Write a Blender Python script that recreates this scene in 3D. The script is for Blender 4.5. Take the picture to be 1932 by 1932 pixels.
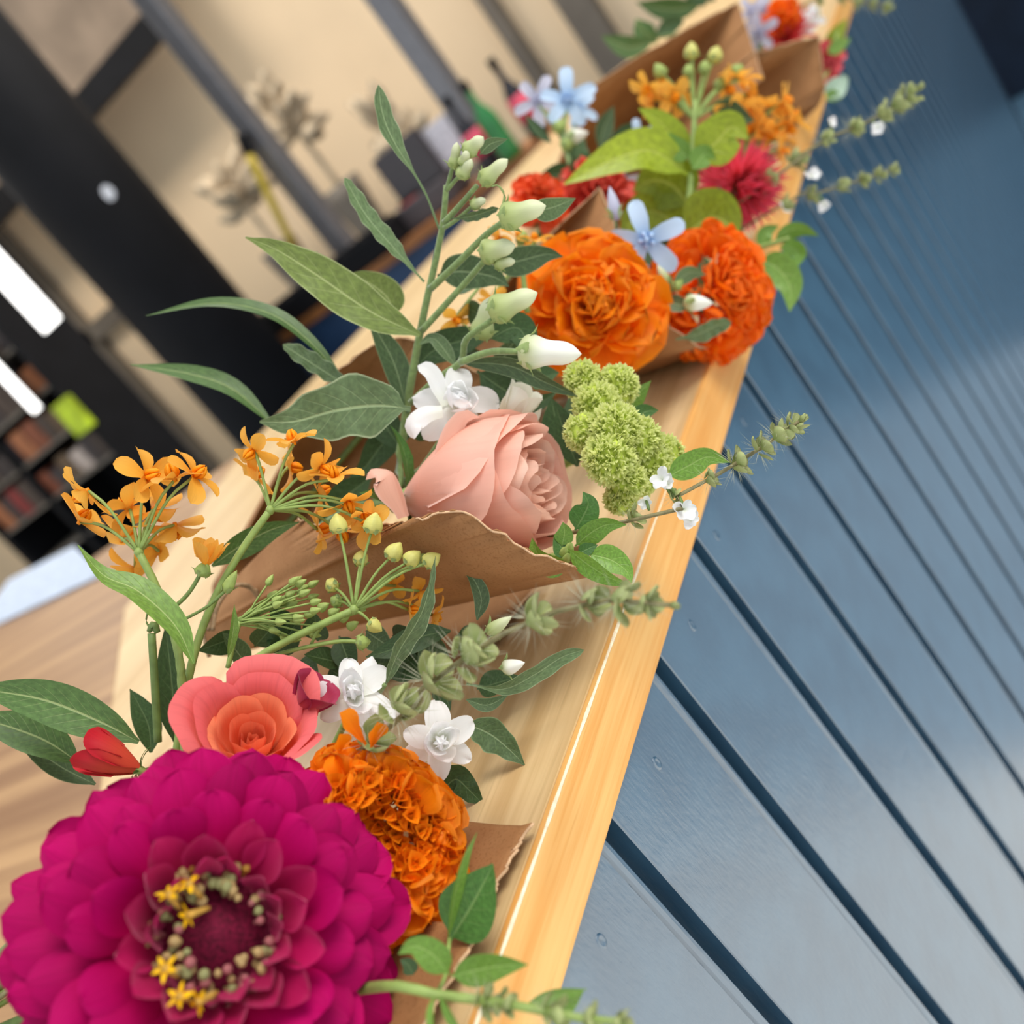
import bpy, math, random
import numpy as np
from mathutils import Matrix, Vector, Quaternion
random.seed(7); RN = np.random.RandomState(7)
for _o in list(bpy.data.objects): bpy.data.objects.remove(_o, do_unlink=True)
SC = bpy.context.scene
COL = SC.collection
# ------------------------------------------------------------------ camera
# world: x = out of the counter towards the customer, y = along the counter, z = up;
# the top front corner of the counter is x = 0, z = 0 (counter top 1.0 m above the floor)
F = 1934.0
DN = np.array([3734.0, 4606.0, F]); DN /= np.linalg.norm(DN)
AL = np.array([794.0, -1456.0, F]); AL -= DN * AL.dot(DN); AL /= np.linalg.norm(AL)
OUT = np.cross(DN, AL)
RIGHT = Vector((OUT[0], AL[0], -DN[0])); UPV = Vector((-OUT[1], -AL[1], DN[1])); FWD = Vector((OUT[2], AL[2], -DN[2]))
CAM = Vector((0.242, 0.0, 0.205))
cd = bpy.data.cameras.new('camera'); cam = bpy.data.objects.new('camera', cd); COL.objects.link(cam)
cd.sensor_width = 36.0; cd.lens = 36.0 * F / 1932.0; cd.clip_start = 0.02; cd.clip_end = 200
m = Matrix.Identity(4)
for i in range(3):
    m[i][0] = RIGHT[i]; m[i][1] = UPV[i]; m[i][2] = -FWD[i]; m[i][3] = CAM[i]
cam.matrix_world = m
cd.dof.use_dof = True; cd.dof.focus_distance = 0.41; cd.dof.aperture_fstop = 6.8
SC.camera = cam
# ------------------------------------------------------------------ world, lights, exposure
W = bpy.data.worlds.new('world'); SC.world = W; W.use_nodes = True
bg = W.node_tree.nodes['Background']; bg.inputs[0].default_value = (0.86, 0.93, 1.0, 1); bg.inputs[1].default_value = 0.92
def sun(name, rot, strength, angle, col):
    l = bpy.data.lights.new(name, 'SUN'); l.energy = strength; l.angle = math.radians(angle); l.color = col
    o = bpy.data.objects.new(name, l); COL.objects.link(o); o.rotation_euler = [math.radians(a) for a in rot]; return o
sun('sun', (-10, 36, 0), 2.2, 28, (1.0, 0.95, 0.88))
SC.view_settings.view_transform = 'Standard'; SC.view_settings.look = 'None'; SC.view_settings.gamma = 1.0
SC.view_settings.use_curve_mapping = False; SC.view_settings.exposure = 0.22

# ------------------------------------------------------------------ helpers
def P(x, y, d):
    return CAM + (RIGHT * ((x - 966.0) / F) - UPV * ((y - 966.0) / F) + FWD) * d
def ray(x, y): return RIGHT * ((x - 966.0) / F) - UPV * ((y - 966.0) / F) + FWD
def PZ(x, y, z): r = ray(x, y); return CAM + r * ((z - CAM.z) / r.z)
def PY(x, y, yy): r = ray(x, y); return CAM + r * ((yy - CAM.y) / r.y)
def PXp(x, y, xx): r = ray(x, y); return CAM + r * ((xx - CAM.x) / r.x)
def cdir(dx, dy, tow): return (RIGHT * dx - UPV * dy - FWD * tow).normalized()
def px(n, d): return n * d / F
def frame(pos, z, xh=None):
    z = Vector(z).normalized(); xh = Vector(xh) if xh is not None else Vector((0.31, 0.62, 0.27))
    x = (xh - z * xh.dot(z))
    if x.length < 1e-5: x = Vector((1, 0, 0)) - z * z.x
    x.normalize(); y = z.cross(x)
    M = Matrix.Identity(4)
    for i in range(3): M[i][0] = x[i]; M[i][1] = y[i]; M[i][2] = z[i]; M[i][3] = pos[i]
    return M
T = Matrix.Translation
def Rz(a): return Matrix.Rotation(math.radians(a), 4, 'Z')
def Rx(a): return Matrix.Rotation(math.radians(a), 4, 'X')
def Ry(a): return Matrix.Rotation(math.radians(a), 4, 'Y')
def S(a, b=None, c=None):
    b = a if b is None else b; c = a if c is None else c
    return Matrix.Diagonal((a, b, c, 1))
WM = {}
def link(name, data, M, parent=None):
    o = bpy.data.objects.new(name, data); COL.objects.link(o)
    if parent is not None:
        o.parent = parent; o.matrix_parent_inverse = WM[parent.name].inverted()
    o.matrix_basis = M; WM[o.name] = M.copy(); return o
def thing(name, label, cat, loc, group=None):
    o = link(name, None, T(Vector(loc))); o.empty_display_size = 0.01
    o['label'] = label; o['category'] = cat
    if group: o['group'] = group
    return o
def mesh(name, v, f, mat, uv=None, smooth=True):
    me = bpy.data.meshes.new(name)
    me.from_pydata([tuple(a) for a in v], [], [tuple(a) for a in f]); 
    if smooth: me.polygons.foreach_set('use_smooth', [True] * len(me.polygons))
    if uv is not None:
        l = me.uv_layers.new(name='UVMap'); idx = np.zeros(len(me.loops), dtype=np.int32)
        me.loops.foreach_get('vertex_index', idx)
        l.data.foreach_set('uv', np.asarray(uv, dtype=np.float32)[idx].ravel())
    if mat is not None: me.materials.append(mat)
    me.update(); return me
def put(name, v, f, mat, parent, uv=None, smooth=True):
    """a mesh given in world coordinates, its origin moved to its first vertex"""
    v = np.asarray(v, dtype=float); b = v[0].copy()
    return link(name, mesh(name, v - b, f, mat, uv, smooth), T(Vector(b)), parent)
def gridf(nv, nu, wrap=False):
    f = []
    for j in range(nv - 1):
        for i in range(nu - (0 if wrap else 1)):
            a = j * nu + i; b = j * nu + (i + 1) % nu
            f.append((a, b, b + nu, a + nu))
    return f
def catmull(p, n):
    p = np.asarray([list(a) for a in p], dtype=float)
    if len(p) == 2: return p[0] + (p[1] - p[0]) * np.linspace(0, 1, n)[:, None]
    q = np.vstack([2 * p[0] - p[1], p, 2 * p[-1] - p[-2]])
    seg = np.linalg.norm(np.diff(p, axis=0), axis=1); cum = np.concatenate([[0], np.cumsum(seg)]); out = []
    for s in np.linspace(0, cum[-1], n):
        i = min(len(p) - 2, max(0, np.searchsorted(cum, s, side='right') - 1)); t = (s - cum[i]) / max(seg[i], 1e-9)
        a, b, c, d = q[i], q[i + 1], q[i + 2], q[i + 3]
        out.append(0.5 * (2 * b + (c - a) * t + (2 * a - 5 * b + 4 * c - d) * t * t + (3 * b - a - 3 * c + d) * t ** 3))
    return np.array(out)
def tangents(p):
    t = np.gradient(p, axis=0); return t / np.maximum(np.linalg.norm(t, axis=1), 1e-9)[:, None]
def norm(a): return a / np.maximum(np.linalg.norm(a, axis=-1, keepdims=True), 1e-9)
def tube_geo(pts, radii, n=None, ns=8, ribs=0, ribamp=0.0):
    n = n or max(len(pts), 8); p = catmull(pts, n); t = tangents(p)
    r = np.interp(np.linspace(0, 1, n), np.linspace(0, 1, len(radii)), radii) if len(radii) != n else np.asarray(radii)
    ref = np.array([0.3, 0.5, 0.81]); side = norm(np.cross(t, ref)); bi = np.cross(t, side)
    a = np.linspace(0, 2 * np.pi, ns, endpoint=False); rm = 1 + ribamp * np.cos(ribs * a)
    v = p[:, None, :] + r[:, None, None] * rm[None, :, None] * (np.cos(a)[None, :, None] * side[:, None, :] + np.sin(a)[None, :, None] * bi[:, None, :])
    uv = np.stack(np.meshgrid(np.linspace(0, 1, ns), np.linspace(0, 1, n)), -1).reshape(-1, 2)
    f = gridf(n, ns, True); f.append(tuple(range(ns - 1, -1, -1))); f.append(tuple(range((n - 1) * ns, n * ns)))
    return v.reshape(-1, 3), f, uv
def tube(name, pts, radii, mat, parent, n=None, ns=8, ribs=0, ribamp=0.0):
    v, f, uv = tube_geo(pts, radii, n, ns, ribs, ribamp); return put(name, v, f, mat, parent, uv)
def box_geo(lo, hi, bev=0.0):
    (x0, y0, z0), (x1, y1, z1) = lo, hi
    v = [(x0, y0, z0), (x1, y0, z0), (x1, y1, z0), (x0, y1, z0), (x0, y0, z1), (x1, y0, z1), (x1, y1, z1), (x0, y1, z1)]
    return v, [(3, 2, 1, 0), (4, 5, 6, 7), (0, 1, 5, 4), (1, 2, 6, 5), (2, 3, 7, 6), (3, 0, 4, 7)]
def box(name, lo, hi, mat, parent=None, bev=0.0):
    v, f = box_geo(lo, hi); o = put(name, v, f, mat, parent, None, False)
    if bev:
        b = o.modifiers.new('bevel', 'BEVEL'); b.width = bev; b.segments = 2
    return o
def prism(name, poly, z0, z1, mat, parent=None, bev=0.0):
    n = len(poly); v = [(x, y, z0) for x, y in poly] + [(x, y, z1) for x, y in poly]
    f = [tuple(range(n - 1, -1, -1)), tuple(range(n, 2 * n))] + [(i, (i + 1) % n, n + (i + 1) % n, n + i) for i in range(n)]
    o = put(name, v, f, mat, parent, None, False)
    if bev:
        b = o.modifiers.new('bevel', 'BEVEL'); b.width = bev; b.segments = 2
    return o
def struct(o): o['kind'] = 'structure'; return o
def tag(o, label, cat, group=None):
    o['label'] = label; o['category'] = cat
    if group: o['group'] = group
    return o
# ------------------------------------------------------------------ materials
class NT:
    def __init__(s, name):
        s.m = bpy.data.materials.new(name); s.m.use_nodes = True; s.t = s.m.node_tree; s.n = s.t.nodes; s.l = s.t.links
        s.n.clear(); s.out = s.n.new('ShaderNodeOutputMaterial'); s.p = s.n.new('ShaderNodeBsdfPrincipled'); s.l.new(s.p.outputs[0], s.out.inputs[0])
    def add(s, k, **kw):
        n = s.n.new(k)
        for a, b in kw.items():
            if hasattr(n, a): setattr(n, a, b)
            else: n.inputs[a.replace('_', ' ')].default_value = b
        return n
    def link(s, a, b): s.l.new(a, b)
    def mix(s, fac, a, b, mode='MIX'):
        n = s.n.new('ShaderNodeMix'); n.data_type = 'RGBA'; n.blend_type = mode
        for k, v in ((0, fac), (6, a), (7, b)):
            if hasattr(v, 'is_output'): s.l.new(v, n.inputs[k])
            else: n.inputs[k].default_value = v if k == 0 else (*v, 1) if len(v) == 3 else v
        return n.outputs[2]
    def math(s, op, a, b=0.0, c=None):
        n = s.n.new('ShaderNodeMath'); n.operation = op
        for k, v in ((0, a), (1, b), (2, c)):
            if v is None: continue
            if hasattr(v, 'is_output'): s.l.new(v, n.inputs[k])
            else: n.inputs[k].default_value = v
        return n.outputs[0]
    def ramp(s, x, a, b):
        n = s.n.new('ShaderNodeMapRange'); n.interpolation_type = 'SMOOTHSTEP'; s.l.new(x, n.inputs[0]); n.inputs[1].default_value = a; n.inputs[2].default_value = b
        return n.outputs[0]
    def noise(s, scale, detail=3.0, vec=None, rough=0.5):
        n = s.n.new('ShaderNodeTexNoise'); n.inputs['Scale'].default_value = scale; n.inputs['Detail'].default_value = detail; n.inputs['Roughness'].default_value = rough
        if vec is not None: s.l.new(vec, n.inputs[0])
        return n.outputs[0]
    def coords(s, kind='Object', scale=(1, 1, 1)):
        c = s.n.new('ShaderNodeTexCoord'); mp = s.n.new('ShaderNodeMapping'); mp.inputs[3].default_value = scale
        s.l.new(c.outputs[kind], mp.inputs[0]); return mp.outputs[0]
    def uv(s):
        c = s.n.new('ShaderNodeTexCoord'); x = s.n.new('ShaderNodeSeparateXYZ'); s.l.new(c.outputs['UV'], x.inputs[0]); return x.outputs[0], x.outputs[1]
    def rand(s): return s.n.new('ShaderNodeObjectInfo').outputs['Random']
    def bump(s, h, strength=0.3, dist=0.001):
        b = s.n.new('ShaderNodeBump'); b.inputs['Strength'].default_value = strength; b.inputs['Distance'].default_value = dist
        s.l.new(h, b.inputs['Height']); s.l.new(b.outputs[0], s.p.inputs['Normal'])
    def fin(s, col, rough=0.5, spec=0.4, trans=0.0, tcol=None, sheen=0.0):
        p = s.p.inputs
        if hasattr(col, 'is_output'): s.l.new(col, p['Base Color'])
        else: p['Base Color'].default_value = (*col, 1)
        p['Roughness'].default_value = rough; p['Specular IOR Level'].default_value = spec
        if sheen: p['Sheen Weight'].default_value = sheen; p['Sheen Roughness'].default_value = 0.4
        if trans:
            t = s.n.new('ShaderNodeBsdfTranslucent'); mx = s.n.new('ShaderNodeMixShader'); mx.inputs[0].default_value = trans
            if tcol is not None: t.inputs[0].default_value = (*tcol, 1)
            elif hasattr(col, 'is_output'): s.l.new(col, t.inputs[0])
            else: t.inputs[0].default_value = (*col, 1)
            s.l.new(s.p.outputs[0], mx.inputs[1]); s.l.new(t.outputs[0], mx.inputs[2]); s.l.new(mx.outputs[0], s.out.inputs[0])
        return s.m
def srgb(r, g, b):
    return tuple((c / 255 / 12.92 if c / 255 <= 0.04045 else ((c / 255 + 0.055) / 1.055) ** 2.4) for c in (r, g, b))
def vary(c, k): return tuple(min(1, a * k) for a in c)
def petal_mat(name, base, tip, v0=0.2, v1=0.9, trans=0.25, rough=0.5, sheen=0.0, var=0.25, streak=0.25, edge=None, spec=0.3):
    n = NT(name); u, v = n.uv(); c = n.mix(n.ramp(v, v0, v1), base, tip)
    mp = n.coords('UV', (26, 1.5, 1)); st = n.noise(1.0, 3, mp)
    c = n.mix(n.math('MULTIPLY', n.ramp(st, 0.45, 0.75), streak), c, n.mix(1.0, c, (0.72, 0.68, 0.68), 'MULTIPLY'))
    r = n.rand(); hv = n.add('ShaderNodeHueSaturation'); n.link(c, hv.inputs['Color'])
    n.link(n.math('MULTIPLY_ADD', r, var, 1 - var / 2), hv.inputs['Value'])
    c = hv.outputs[0]
    if edge is not None:
        e = n.ramp(n.math('ABSOLUTE', n.math('SUBTRACT', u, 0.5)), 0.40, 0.5); c = n.mix(n.math('MULTIPLY', e, 0.7), c, edge)
    n.bump(st, 0.15, 0.0004)
    return n.fin(c, rough, spec, trans, sheen=sheen)
def leaf_mat(name, col, vein, edge=None, trans=0.18, rough=0.45, nveins=9, under=None, spec=0.4):
    n = NT(name); u, v = n.uv(); a = n.math('ABSOLUTE', n.math('SUBTRACT', u, 0.5))
    mid = n.ramp(a, 0.035, 0.012)
    w = n.math('FRACT', n.math('MULTIPLY', n.math('SUBTRACT', v, n.math('MULTIPLY', a, 0.42)), nveins))
    lat = n.math('MULTIPLY', n.ramp(n.math('ABSOLUTE', n.math('SUBTRACT', w, 0.5)), 0.07, 0.0), n.ramp(a, 0.48, 0.2))
    nz = n.noise(9, 4, n.coords('UV', (1, 2.5, 1)))
    c = n.mix(n.ramp(nz, 0.3, 0.75), vary(col, 0.78), vary(col, 1.22))
    r = n.rand(); hv = n.add('ShaderNodeHueSaturation'); n.link(c, hv.inputs['Color']); n.link(n.math('MULTIPLY_ADD', r, 0.35, 0.82), hv.inputs['Value']); c = hv.outputs[0]
    c = n.mix(n.math('MULTIPLY', lat, 0.35), c, vein); c = n.mix(n.math('MULTIPLY', mid, 0.8), c, vein)
    if edge is not None: c = n.mix(n.math('MULTIPLY', n.ramp(a, 0.455, 0.495), 0.8), c, edge)
    n.bump(n.math('ADD', n.math('MULTIPLY', lat, -1.0), n.math('MULTIPLY', mid, -1.5)), 0.35, 0.0006)
    return n.fin(c, rough, spec, trans)
def plain(name, col, rough=0.5, spec=0.4, nscale=60, amt=0.2, trans=0.0, bump=0.0, metal=0.0, sheen=0.0):
    n = NT(name); nz = n.noise(nscale, 4, n.coords('Object')); c = n.mix(n.ramp(nz, 0.3, 0.7), vary(col, 1 - amt), vary(col, 1 + amt))
    if bump: n.bump(nz, 0.4, bump)
    n.p.inputs['Metallic'].default_value = metal
    return n.fin(c, rough, spec, trans, sheen=sheen)
def wood(name, c1, c2, axis='y', rough=0.45, scale=1.0):
    n = NT(name); sc = {'y': (60, 2.2, 60), 'x': (2.2, 60, 60)}[axis]; mp = n.coords('Object', tuple(a * scale for a in sc))
    g = n.noise(1.0, 5, mp, 0.6); big = n.noise(0.18, 3, mp); fine = n.noise(6.0, 3, mp)
    c = n.mix(n.ramp(g, 0.32, 0.68), c1, c2); c = n.mix(n.math('MULTIPLY', n.ramp(big, 0.4, 0.7), 0.5), c, vary(c1, 0.9))
    c = n.mix(n.math('MULTIPLY', n.ramp(fine, 0.6, 0.75), 0.25), c, vary(c1, 0.7))
    n.bump(fine, 0.12, 0.0004); return n.fin(c, rough, 0.4)
def emit(name, col, s):
    n = NT(name); n.p.inputs['Emission Color'].default_value = (*col, 1); n.p.inputs['Emission Strength'].default_value = s; return n.fin(col, 0.5)
# ------------------------------------------------------------------ the setting
M_top = wood('pale_counter_wood', srgb(196, 160, 108), srgb(226, 196, 146), 'y', 0.42)
M_topx = wood('brown_counter_wood', srgb(138, 96, 56), srgb(184, 142, 94), 'x', 0.4, 0.5)
M_nose = wood('varnished_edge_wood', srgb(222, 154, 74), srgb(238, 188, 114), 'y', 0.42, 2.2)
M_raw = plain('raw_wood_edge', srgb(248, 228, 196), 0.6, 0.3, 300, 0.15)
def blue_mat():
    n = NT('blue_gloss_paint'); mp = n.coords('Object', (420, 420, 130)); a = n.noise(1.0, 3, mp); b = n.noise(30, 3, n.coords('Object'))
    c = n.mix(n.ramp(b, 0.3, 0.7), srgb(34, 70, 94), srgb(46, 84, 108)); n.bump(n.math('ADD', a, n.math('MULTIPLY', b, 0.6)), 0.45, 0.0006); n.link(n.p.inputs['Normal'].links[0].from_socket, n.p.inputs['Coat Normal'])
    n.p.inputs['Coat Weight'].default_value = 1.0; n.p.inputs['Coat Roughness'].default_value = 0.30; n.p.inputs['Coat IOR'].default_value = 2.3
    return n.fin(c, 0.38, 0.5)
M_blue = blue_mat()
M_navy = plain('navy_paint_and_shade', srgb(24, 36, 54), 0.5, 0.3, 8, 0.2)
M_floor = plain('pale_floor_stone', srgb(240, 238, 232), 0.5, 0.4, 3, 0.08)
M_wall = plain('warm_tan_plaster', srgb(240, 214, 178), 0.75, 0.2, 1.2, 0.05)
M_ceil = plain('dark_brown_ceiling', srgb(84, 68, 56), 0.8, 0.2, 2, 0.15)
M_black = plain('matt_black', srgb(15, 15, 18), 0.75, 0.2, 5, 0.2)
M_steel = plain('brushed_steel', srgb(122, 121, 124), 0.4, 0.5, 40, 0.1, metal=0.6)
M_frame = plain('grey_window_frame', srgb(112, 104, 94), 0.6, 0.3, 6, 0.1)
M_brown = plain('brown_counter_edge', srgb(140, 88, 46), 0.5, 0.3, 10, 0.2)

struct(box('floor', (-12, -5, -1.1), (9, 1.2, -1.0), M_floor))  # unseen floor, cut into tone bands to grade the boards' reflections
struct(box('floor_reflect_mid', (-12, 1.2, -1.1), (9, 2.5, -1.0), plain('mid_reflection_tone', srgb(146, 162, 176), 0.6, 0.3, 3, 0.12)))  # mid-tone band added out of view to soften that reflected gradient
struct(box('floor_reflect_dark', (-12, 2.5, -1.1), (9, 9, -1.0), plain('dark_reflection_tone', srgb(64, 94, 116), 0.6, 0.3, 3, 0.12)))  # dark band added so the far boards reflect less light
struct(box('wall_back', (-12, 6.0, -1.0), (9, 6.2, 3.2), M_wall))
struct(box('wall_left', (-12.2, -5, -1.0), (-12, 9, 3.2), M_wall))
struct(box('ceiling', (-12, 2.0, 2.62), (-7.6, 6.2, 2.7), M_ceil))
struct(box('wall_reflect_dark', (-0.45, 5.8, -1.0), (9, 6.0, 3.2), plain('dim_reflection_tone', srgb(74, 90, 108), 0.8, 0.2, 2, 0.1)))  # dark section added out of view to dim the far boards' reflections
# the U-shaped serving counter
ct = thing('serving_counter', 'U-shaped pale wooden serving counter with blue grooved board front', 'counter', (0, 0, -1))
MI = [(-0.004, -0.095), (-0.622, 0.486), (-0.938, 0.783), (-1.15, 1.33)]
prism('counter_top', [MI[0], (-0.004, 4.0), (-1.15, 4.0)] + MI[:0:-1], -0.03, 0.0, M_top, ct, 0.0008)['label'] = 'pale wooden counter top with grain along its length'
prism('counter_top', MI + [(-2.8, 1.06), (-2.8, -0.095)], -0.03, 0.0, M_topx, ct, 0.0008)['label'] = 'browner counter top joined by a mitre'
box('counter_top', (-3.05, 3.42, -0.04), (-1.15, 4.0, 0.0), M_brown, ct)['label'] = 'brown edged counter top across the far end'
box('edge_strip', (-0.004, -0.095, -0.030), (0.0, 4.0, 0.0), M_nose, ct, 0.0006)
# worn pale corner of the edge strip
ys = np.linspace(0.14, 0.44, 160); v = []; f = []
for i, y in enumerate(ys):
    k = (0.5 + 0.5 * math.sin(i * 0.37) * math.sin(i * 0.11)) * 0.0005 + 0.0003
    if y > 0.36: k *= max(0.15, (0.44 - y) / 0.08)
    v += [(-k * 1.1, y, 0.0003), (0.0004, y, 0.0003), (0.0004, y, -k * 0.8)]
for i in range(len(ys) - 1):
    a = 3 * i; f += [(a, a + 1, a + 4, a + 3), (a + 1, a + 2, a + 5, a + 4)]
put('worn_edge', v, f, M_raw, ct)['label'] = 'chipped pale line along the strip corner'
# grooved boards of the front
PITCH = 0.0943
prof = [(0.0, -0.016), (0.0012, -0.016), (0.0014, -0.0006), (0.0020, 0.0), (0.0780, 0.0), (0.0790, -0.0045)]
for a in np.linspace(math.pi, 0.0, 7): prof.append((0.0837 + 0.0043 * math.cos(a), -0.0045 + 0.0036 * math.sin(a)))
prof += [(0.0885, -0.016), (0.0943, -0.016)]
def board_mesh(prof, z0, z1, mat):
    v = [(x - 0.003, y, z0) for y, x in prof] + [(x - 0.003, y, z1) for y, x in prof]; n = len(prof)
    back = [(-0.024, prof[-1][0], z0), (-0.024, 0, z0), (-0.024, prof[-1][0], z1), (-0.024, 0, z1)]
    f = [(i, i + 1, n + i + 1, n + i) for i in range(n - 1)]
    v += back; b = 2 * n; f += [(n - 1, b, b + 2, 2 * n - 1), (b, b + 1, b + 3, b + 2), (b + 1, 0, n, b + 3)]
    return mesh('front_board', v, f, mat, None, False)
bm_ = board_mesh(prof, -0.97, -0.0305, M_blue)
for k in range(-3, 40):
    y0 = 0.241 + PITCH * k - 0.0865
    if y0 < -0.095 or y0 > 3.88: continue
    link('front_board', bm_, T((0, y0, 0)), ct)
# painted-over nail heads
def disc_mesh(r, h, mat):
    v = [(h, 0, 0)]; n = 10
    for rr, hh in ((0.55, h * 0.4), (0.8, h), (1.0, 0)):
        v += [(hh, r * rr * math.cos(a), 1.35 * r * rr * math.sin(a)) for a in np.linspace(0, 2 * math.pi, n, endpoint=False)]
    f = [(0, 1 + i, 1 + (i + 1) % n) for i in range(n)]
    for s in range(2): f += [(1 + s * n + i, 1 + (s + 1) * n + i, 1 + (s + 1) * n + (i + 1) % n, 1 + s * n + (i + 1) % n) for i in range(n)]
    return mesh('nail_head', v, f, mat)
nm = disc_mesh(0.0026, 0.0006, M_blue)
for x, y in ((1240, 1440), (1135, 1776), (1306, 1180), (1404, 795), (1352, 1010)):
    p = PXp(x, y, -0.003); link('nail_head', nm, T(p), ct)
box('inner_panel', (-1.13, 1.4, -1.0), (-1.11, 3.42, -0.04), M_navy, ct); box('inner_panel', (-3.05, 3.44, -1.0), (-1.11, 3.46, -0.04), plain('deep_blue_paint', srgb(34, 58, 88), 0.5, 0.3, 6, 0.2), ct)
box('end_panel', (-0.02, 3.9, -1.0), (-0.002, 4.0, -0.03), M_navy, ct)
tag(box('shaded_counter', (-1.4, 4.5, -1.0), (3.2, 5.2, -0.12), M_navy, None, 0.01), 'shaded face of another counter beyond the blue one, its shade coloured navy', 'shaded_counter')  # navy colour stands in for shade on another counter's face

# far posts, column, header, window bars
def post(name, label, xr, wid, Y, z0, z1, mat, rnd=False, cat='post'):
    x = CAM.x + xr * Y
    if rnd:
        t = thing(name, label, cat, (x, Y, z0)); tube('shaft', [(x, Y, z0), (x, Y, z1)], [wid / 2] * 2, mat, t, 2, 32); tube('collar', [(x, Y, z0), (x, Y, z0 + 0.06)], [wid / 2 * 1.15] * 2, mat, t, 2, 32)
        return t
    t = thing(name, label, cat, (x, Y, z0)); box('shaft', (x - wid / 2, Y - wid / 2, z0), (x + wid / 2, Y + wid / 2, z1), mat, t, 0.008)
    box('base_plate', (x - wid, Y - wid * 0.7, z0), (x + wid, Y + wid * 0.7, z0 + 0.012), mat, t, 0.002); return t
post('steel_post', 'left of the two silver posts standing on the far counter', -0.700, 0.09, 3.7, 0.0, 2.6, M_steel)
post('steel_post', 'right of the two silver posts standing on the far counter', -0.483, 0.09, 3.7, 0.0, 2.6, M_steel)
col = post('column', 'thick round black column left of the tan wall', -0.952, 0.42, 3.15, -1.0, 2.62, M_black, True, 'column')
p = PY(207, 362, 2.98); o = put('round_sticker', [p + Vector((0.028 * math.cos(a), -0.012 + 0.004 * abs(math.cos(a)), 0.028 * math.sin(a))) for a in np.linspace(0, 6.283, 14, endpoint=False)], [tuple(range(14))], plain('white_sticker', srgb(220, 220, 225), 0.5), col)
for xr, w, lab in ((-1.125, 0.05, 3), (-0.33, 0.09, 4), (-0.40, 0.04, 5), (-0.22, 0.06, 6)):
    x = CAM.x + xr * 5.9; struct(box('trim_%d' % lab, (x - w, 5.9, -1), (x + w, 6.0, 3), M_frame))
x = CAM.x - 0.705 * 5.4
struct(box('trim_1', (-12, 5.4, CAM.z + 0.262 * 5.4), (x, 5.6, 2.62), plain('brown_header', srgb(128, 112, 96), 0.7, 0.2, 3, 0.2)))
struct(box('trim_2', (-12, 5.36, CAM.z + 0.255 * 5.4), (x, 5.4, CAM.z + 0.285 * 5.4), M_black))
struct(box('trim_7', (CAM.x - 1.2 * 5.9, 5.9, CAM.z + 0.075 * 5.9), (CAM.x - 1.0 * 5.9, 5.98, CAM.z + 0.098 * 5.9), M_frame))
# yellow strap, black tray, box, papers, cup and bottles on the far counter
t = thing('yellow_strap', 'yellow strap hanging on the left silver post', 'strap', PY(470, 290, 3.6)); tube('strap', [PY(468, 288, 3.6), PY(510, 375, 3.58), PY(556, 470, 3.6)], [0.018] * 3, plain('yellow_webbing', srgb(196, 170, 50), 0.6), t, 8, 6); tube('hook', [PY(455, 255, 3.62), PY(470, 292, 3.6)], [0.028, 0.02], M_black, t, 4, 8)
t = thing('serving_rail', 'long black rail along the edge of the far counter', 'rail', (-2.6, 3.45, 0)); box('body', (-3.05, 3.44, 0.0), (-1.95, 3.56, 0.10), M_black, t, 0.01)
for k in range(9): box('lid', (-3.02 + k * 0.118, 3.445, 0.10), (-2.92 + k * 0.118, 3.555, 0.112), M_black, t, 0.004)
def bottle(label, x, y, body, cap, lab, h=0.31, r=0.038):
    t = thing('bottle', label, 'bottle', (x, y, 0), 'bottles on the far counter')
    tube('glass_body', [(x, y, 0.0), (x, y, h * 0.6), (x, y, h * 0.66), (x, y, h * 0.74), (x, y, h * 0.9)], [r, r, r, r, r, r, r * 0.9, r * 0.55, r * 0.36, r * 0.34, r * 0.34], body, t, 11, 16)
    tube('cap', [(x, y, h * 0.87), (x, y, h)], [r * 0.42] * 2, cap, t, 3, 12)
    if lab is not None: tube('paper_label', [(x, y, h * 0.22), (x, y, h * 0.52)], [r * 1.02] * 2, lab, t, 3, 16)
M_pink = plain('pink_label', srgb(206, 70, 96), 0.6); M_dglass = plain('dark_bottle_glass', srgb(26, 22, 30), 0.2, 0.5); M_gglass = plain('green_bottle_glass', srgb(40, 120, 60), 0.2, 0.5)
for xx, yy, c, lab, lb in ((940, 135, M_dglass, M_pink, 'dark bottle with pink label behind the pale blue flowers'), (868, 225, M_dglass, M_pink, 'dark bottle with pink label left of the green bottle'), (925, 205, M_gglass, None, 'plain green glass bottle between two pink labelled bottles')):
    q = PY(xx, yy, 3.55); bottle(lb, q.x, q.y if lab else 3.48, c, M_black, lab)
q = PY(772, 330, 3.6); t = thing('cash_register', 'dark grey till on the far counter beside the bottles', 'till', (q.x, 3.6, 0))
box('body', (q.x - 0.16, 3.55, 0.0), (q.x + 0.13, 3.75, 0.10), plain('grey_plastic', srgb(78, 72, 74), 0.5), t, 0.01); box('screen', (q.x - 0.12, 3.62, 0.1), (q.x + 0.12, 3.66, 0.30), plain('grey_screen', srgb(66, 60, 62), 0.3), t, 0.01)
q = PY(815, 255, 3.62); tag(box('paper_note', (q.x - 0.06, 3.66, 0.10), (q.x + 0.07, 3.68, 0.27), plain('white_note', srgb(222, 218, 224), 0.7), None, 0.004), 'white note standing between the till and the bottles', 'note')
q = PY(748, 392, 3.5); t = thing('red_cup', 'small red cup on the far counter before the till', 'cup', (q.x, 3.58, 0)); tube('body', [(q.x, 3.6, 0.0), (q.x, 3.6, 0.11)], [0.035, 0.045], plain('red_plastic', srgb(196, 52, 40), 0.4), t, 4, 14); tube('rim', [(q.x, 3.6, 0.108), (q.x, 3.6, 0.115)], [0.047] * 2, M_black, t, 3, 14)
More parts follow.
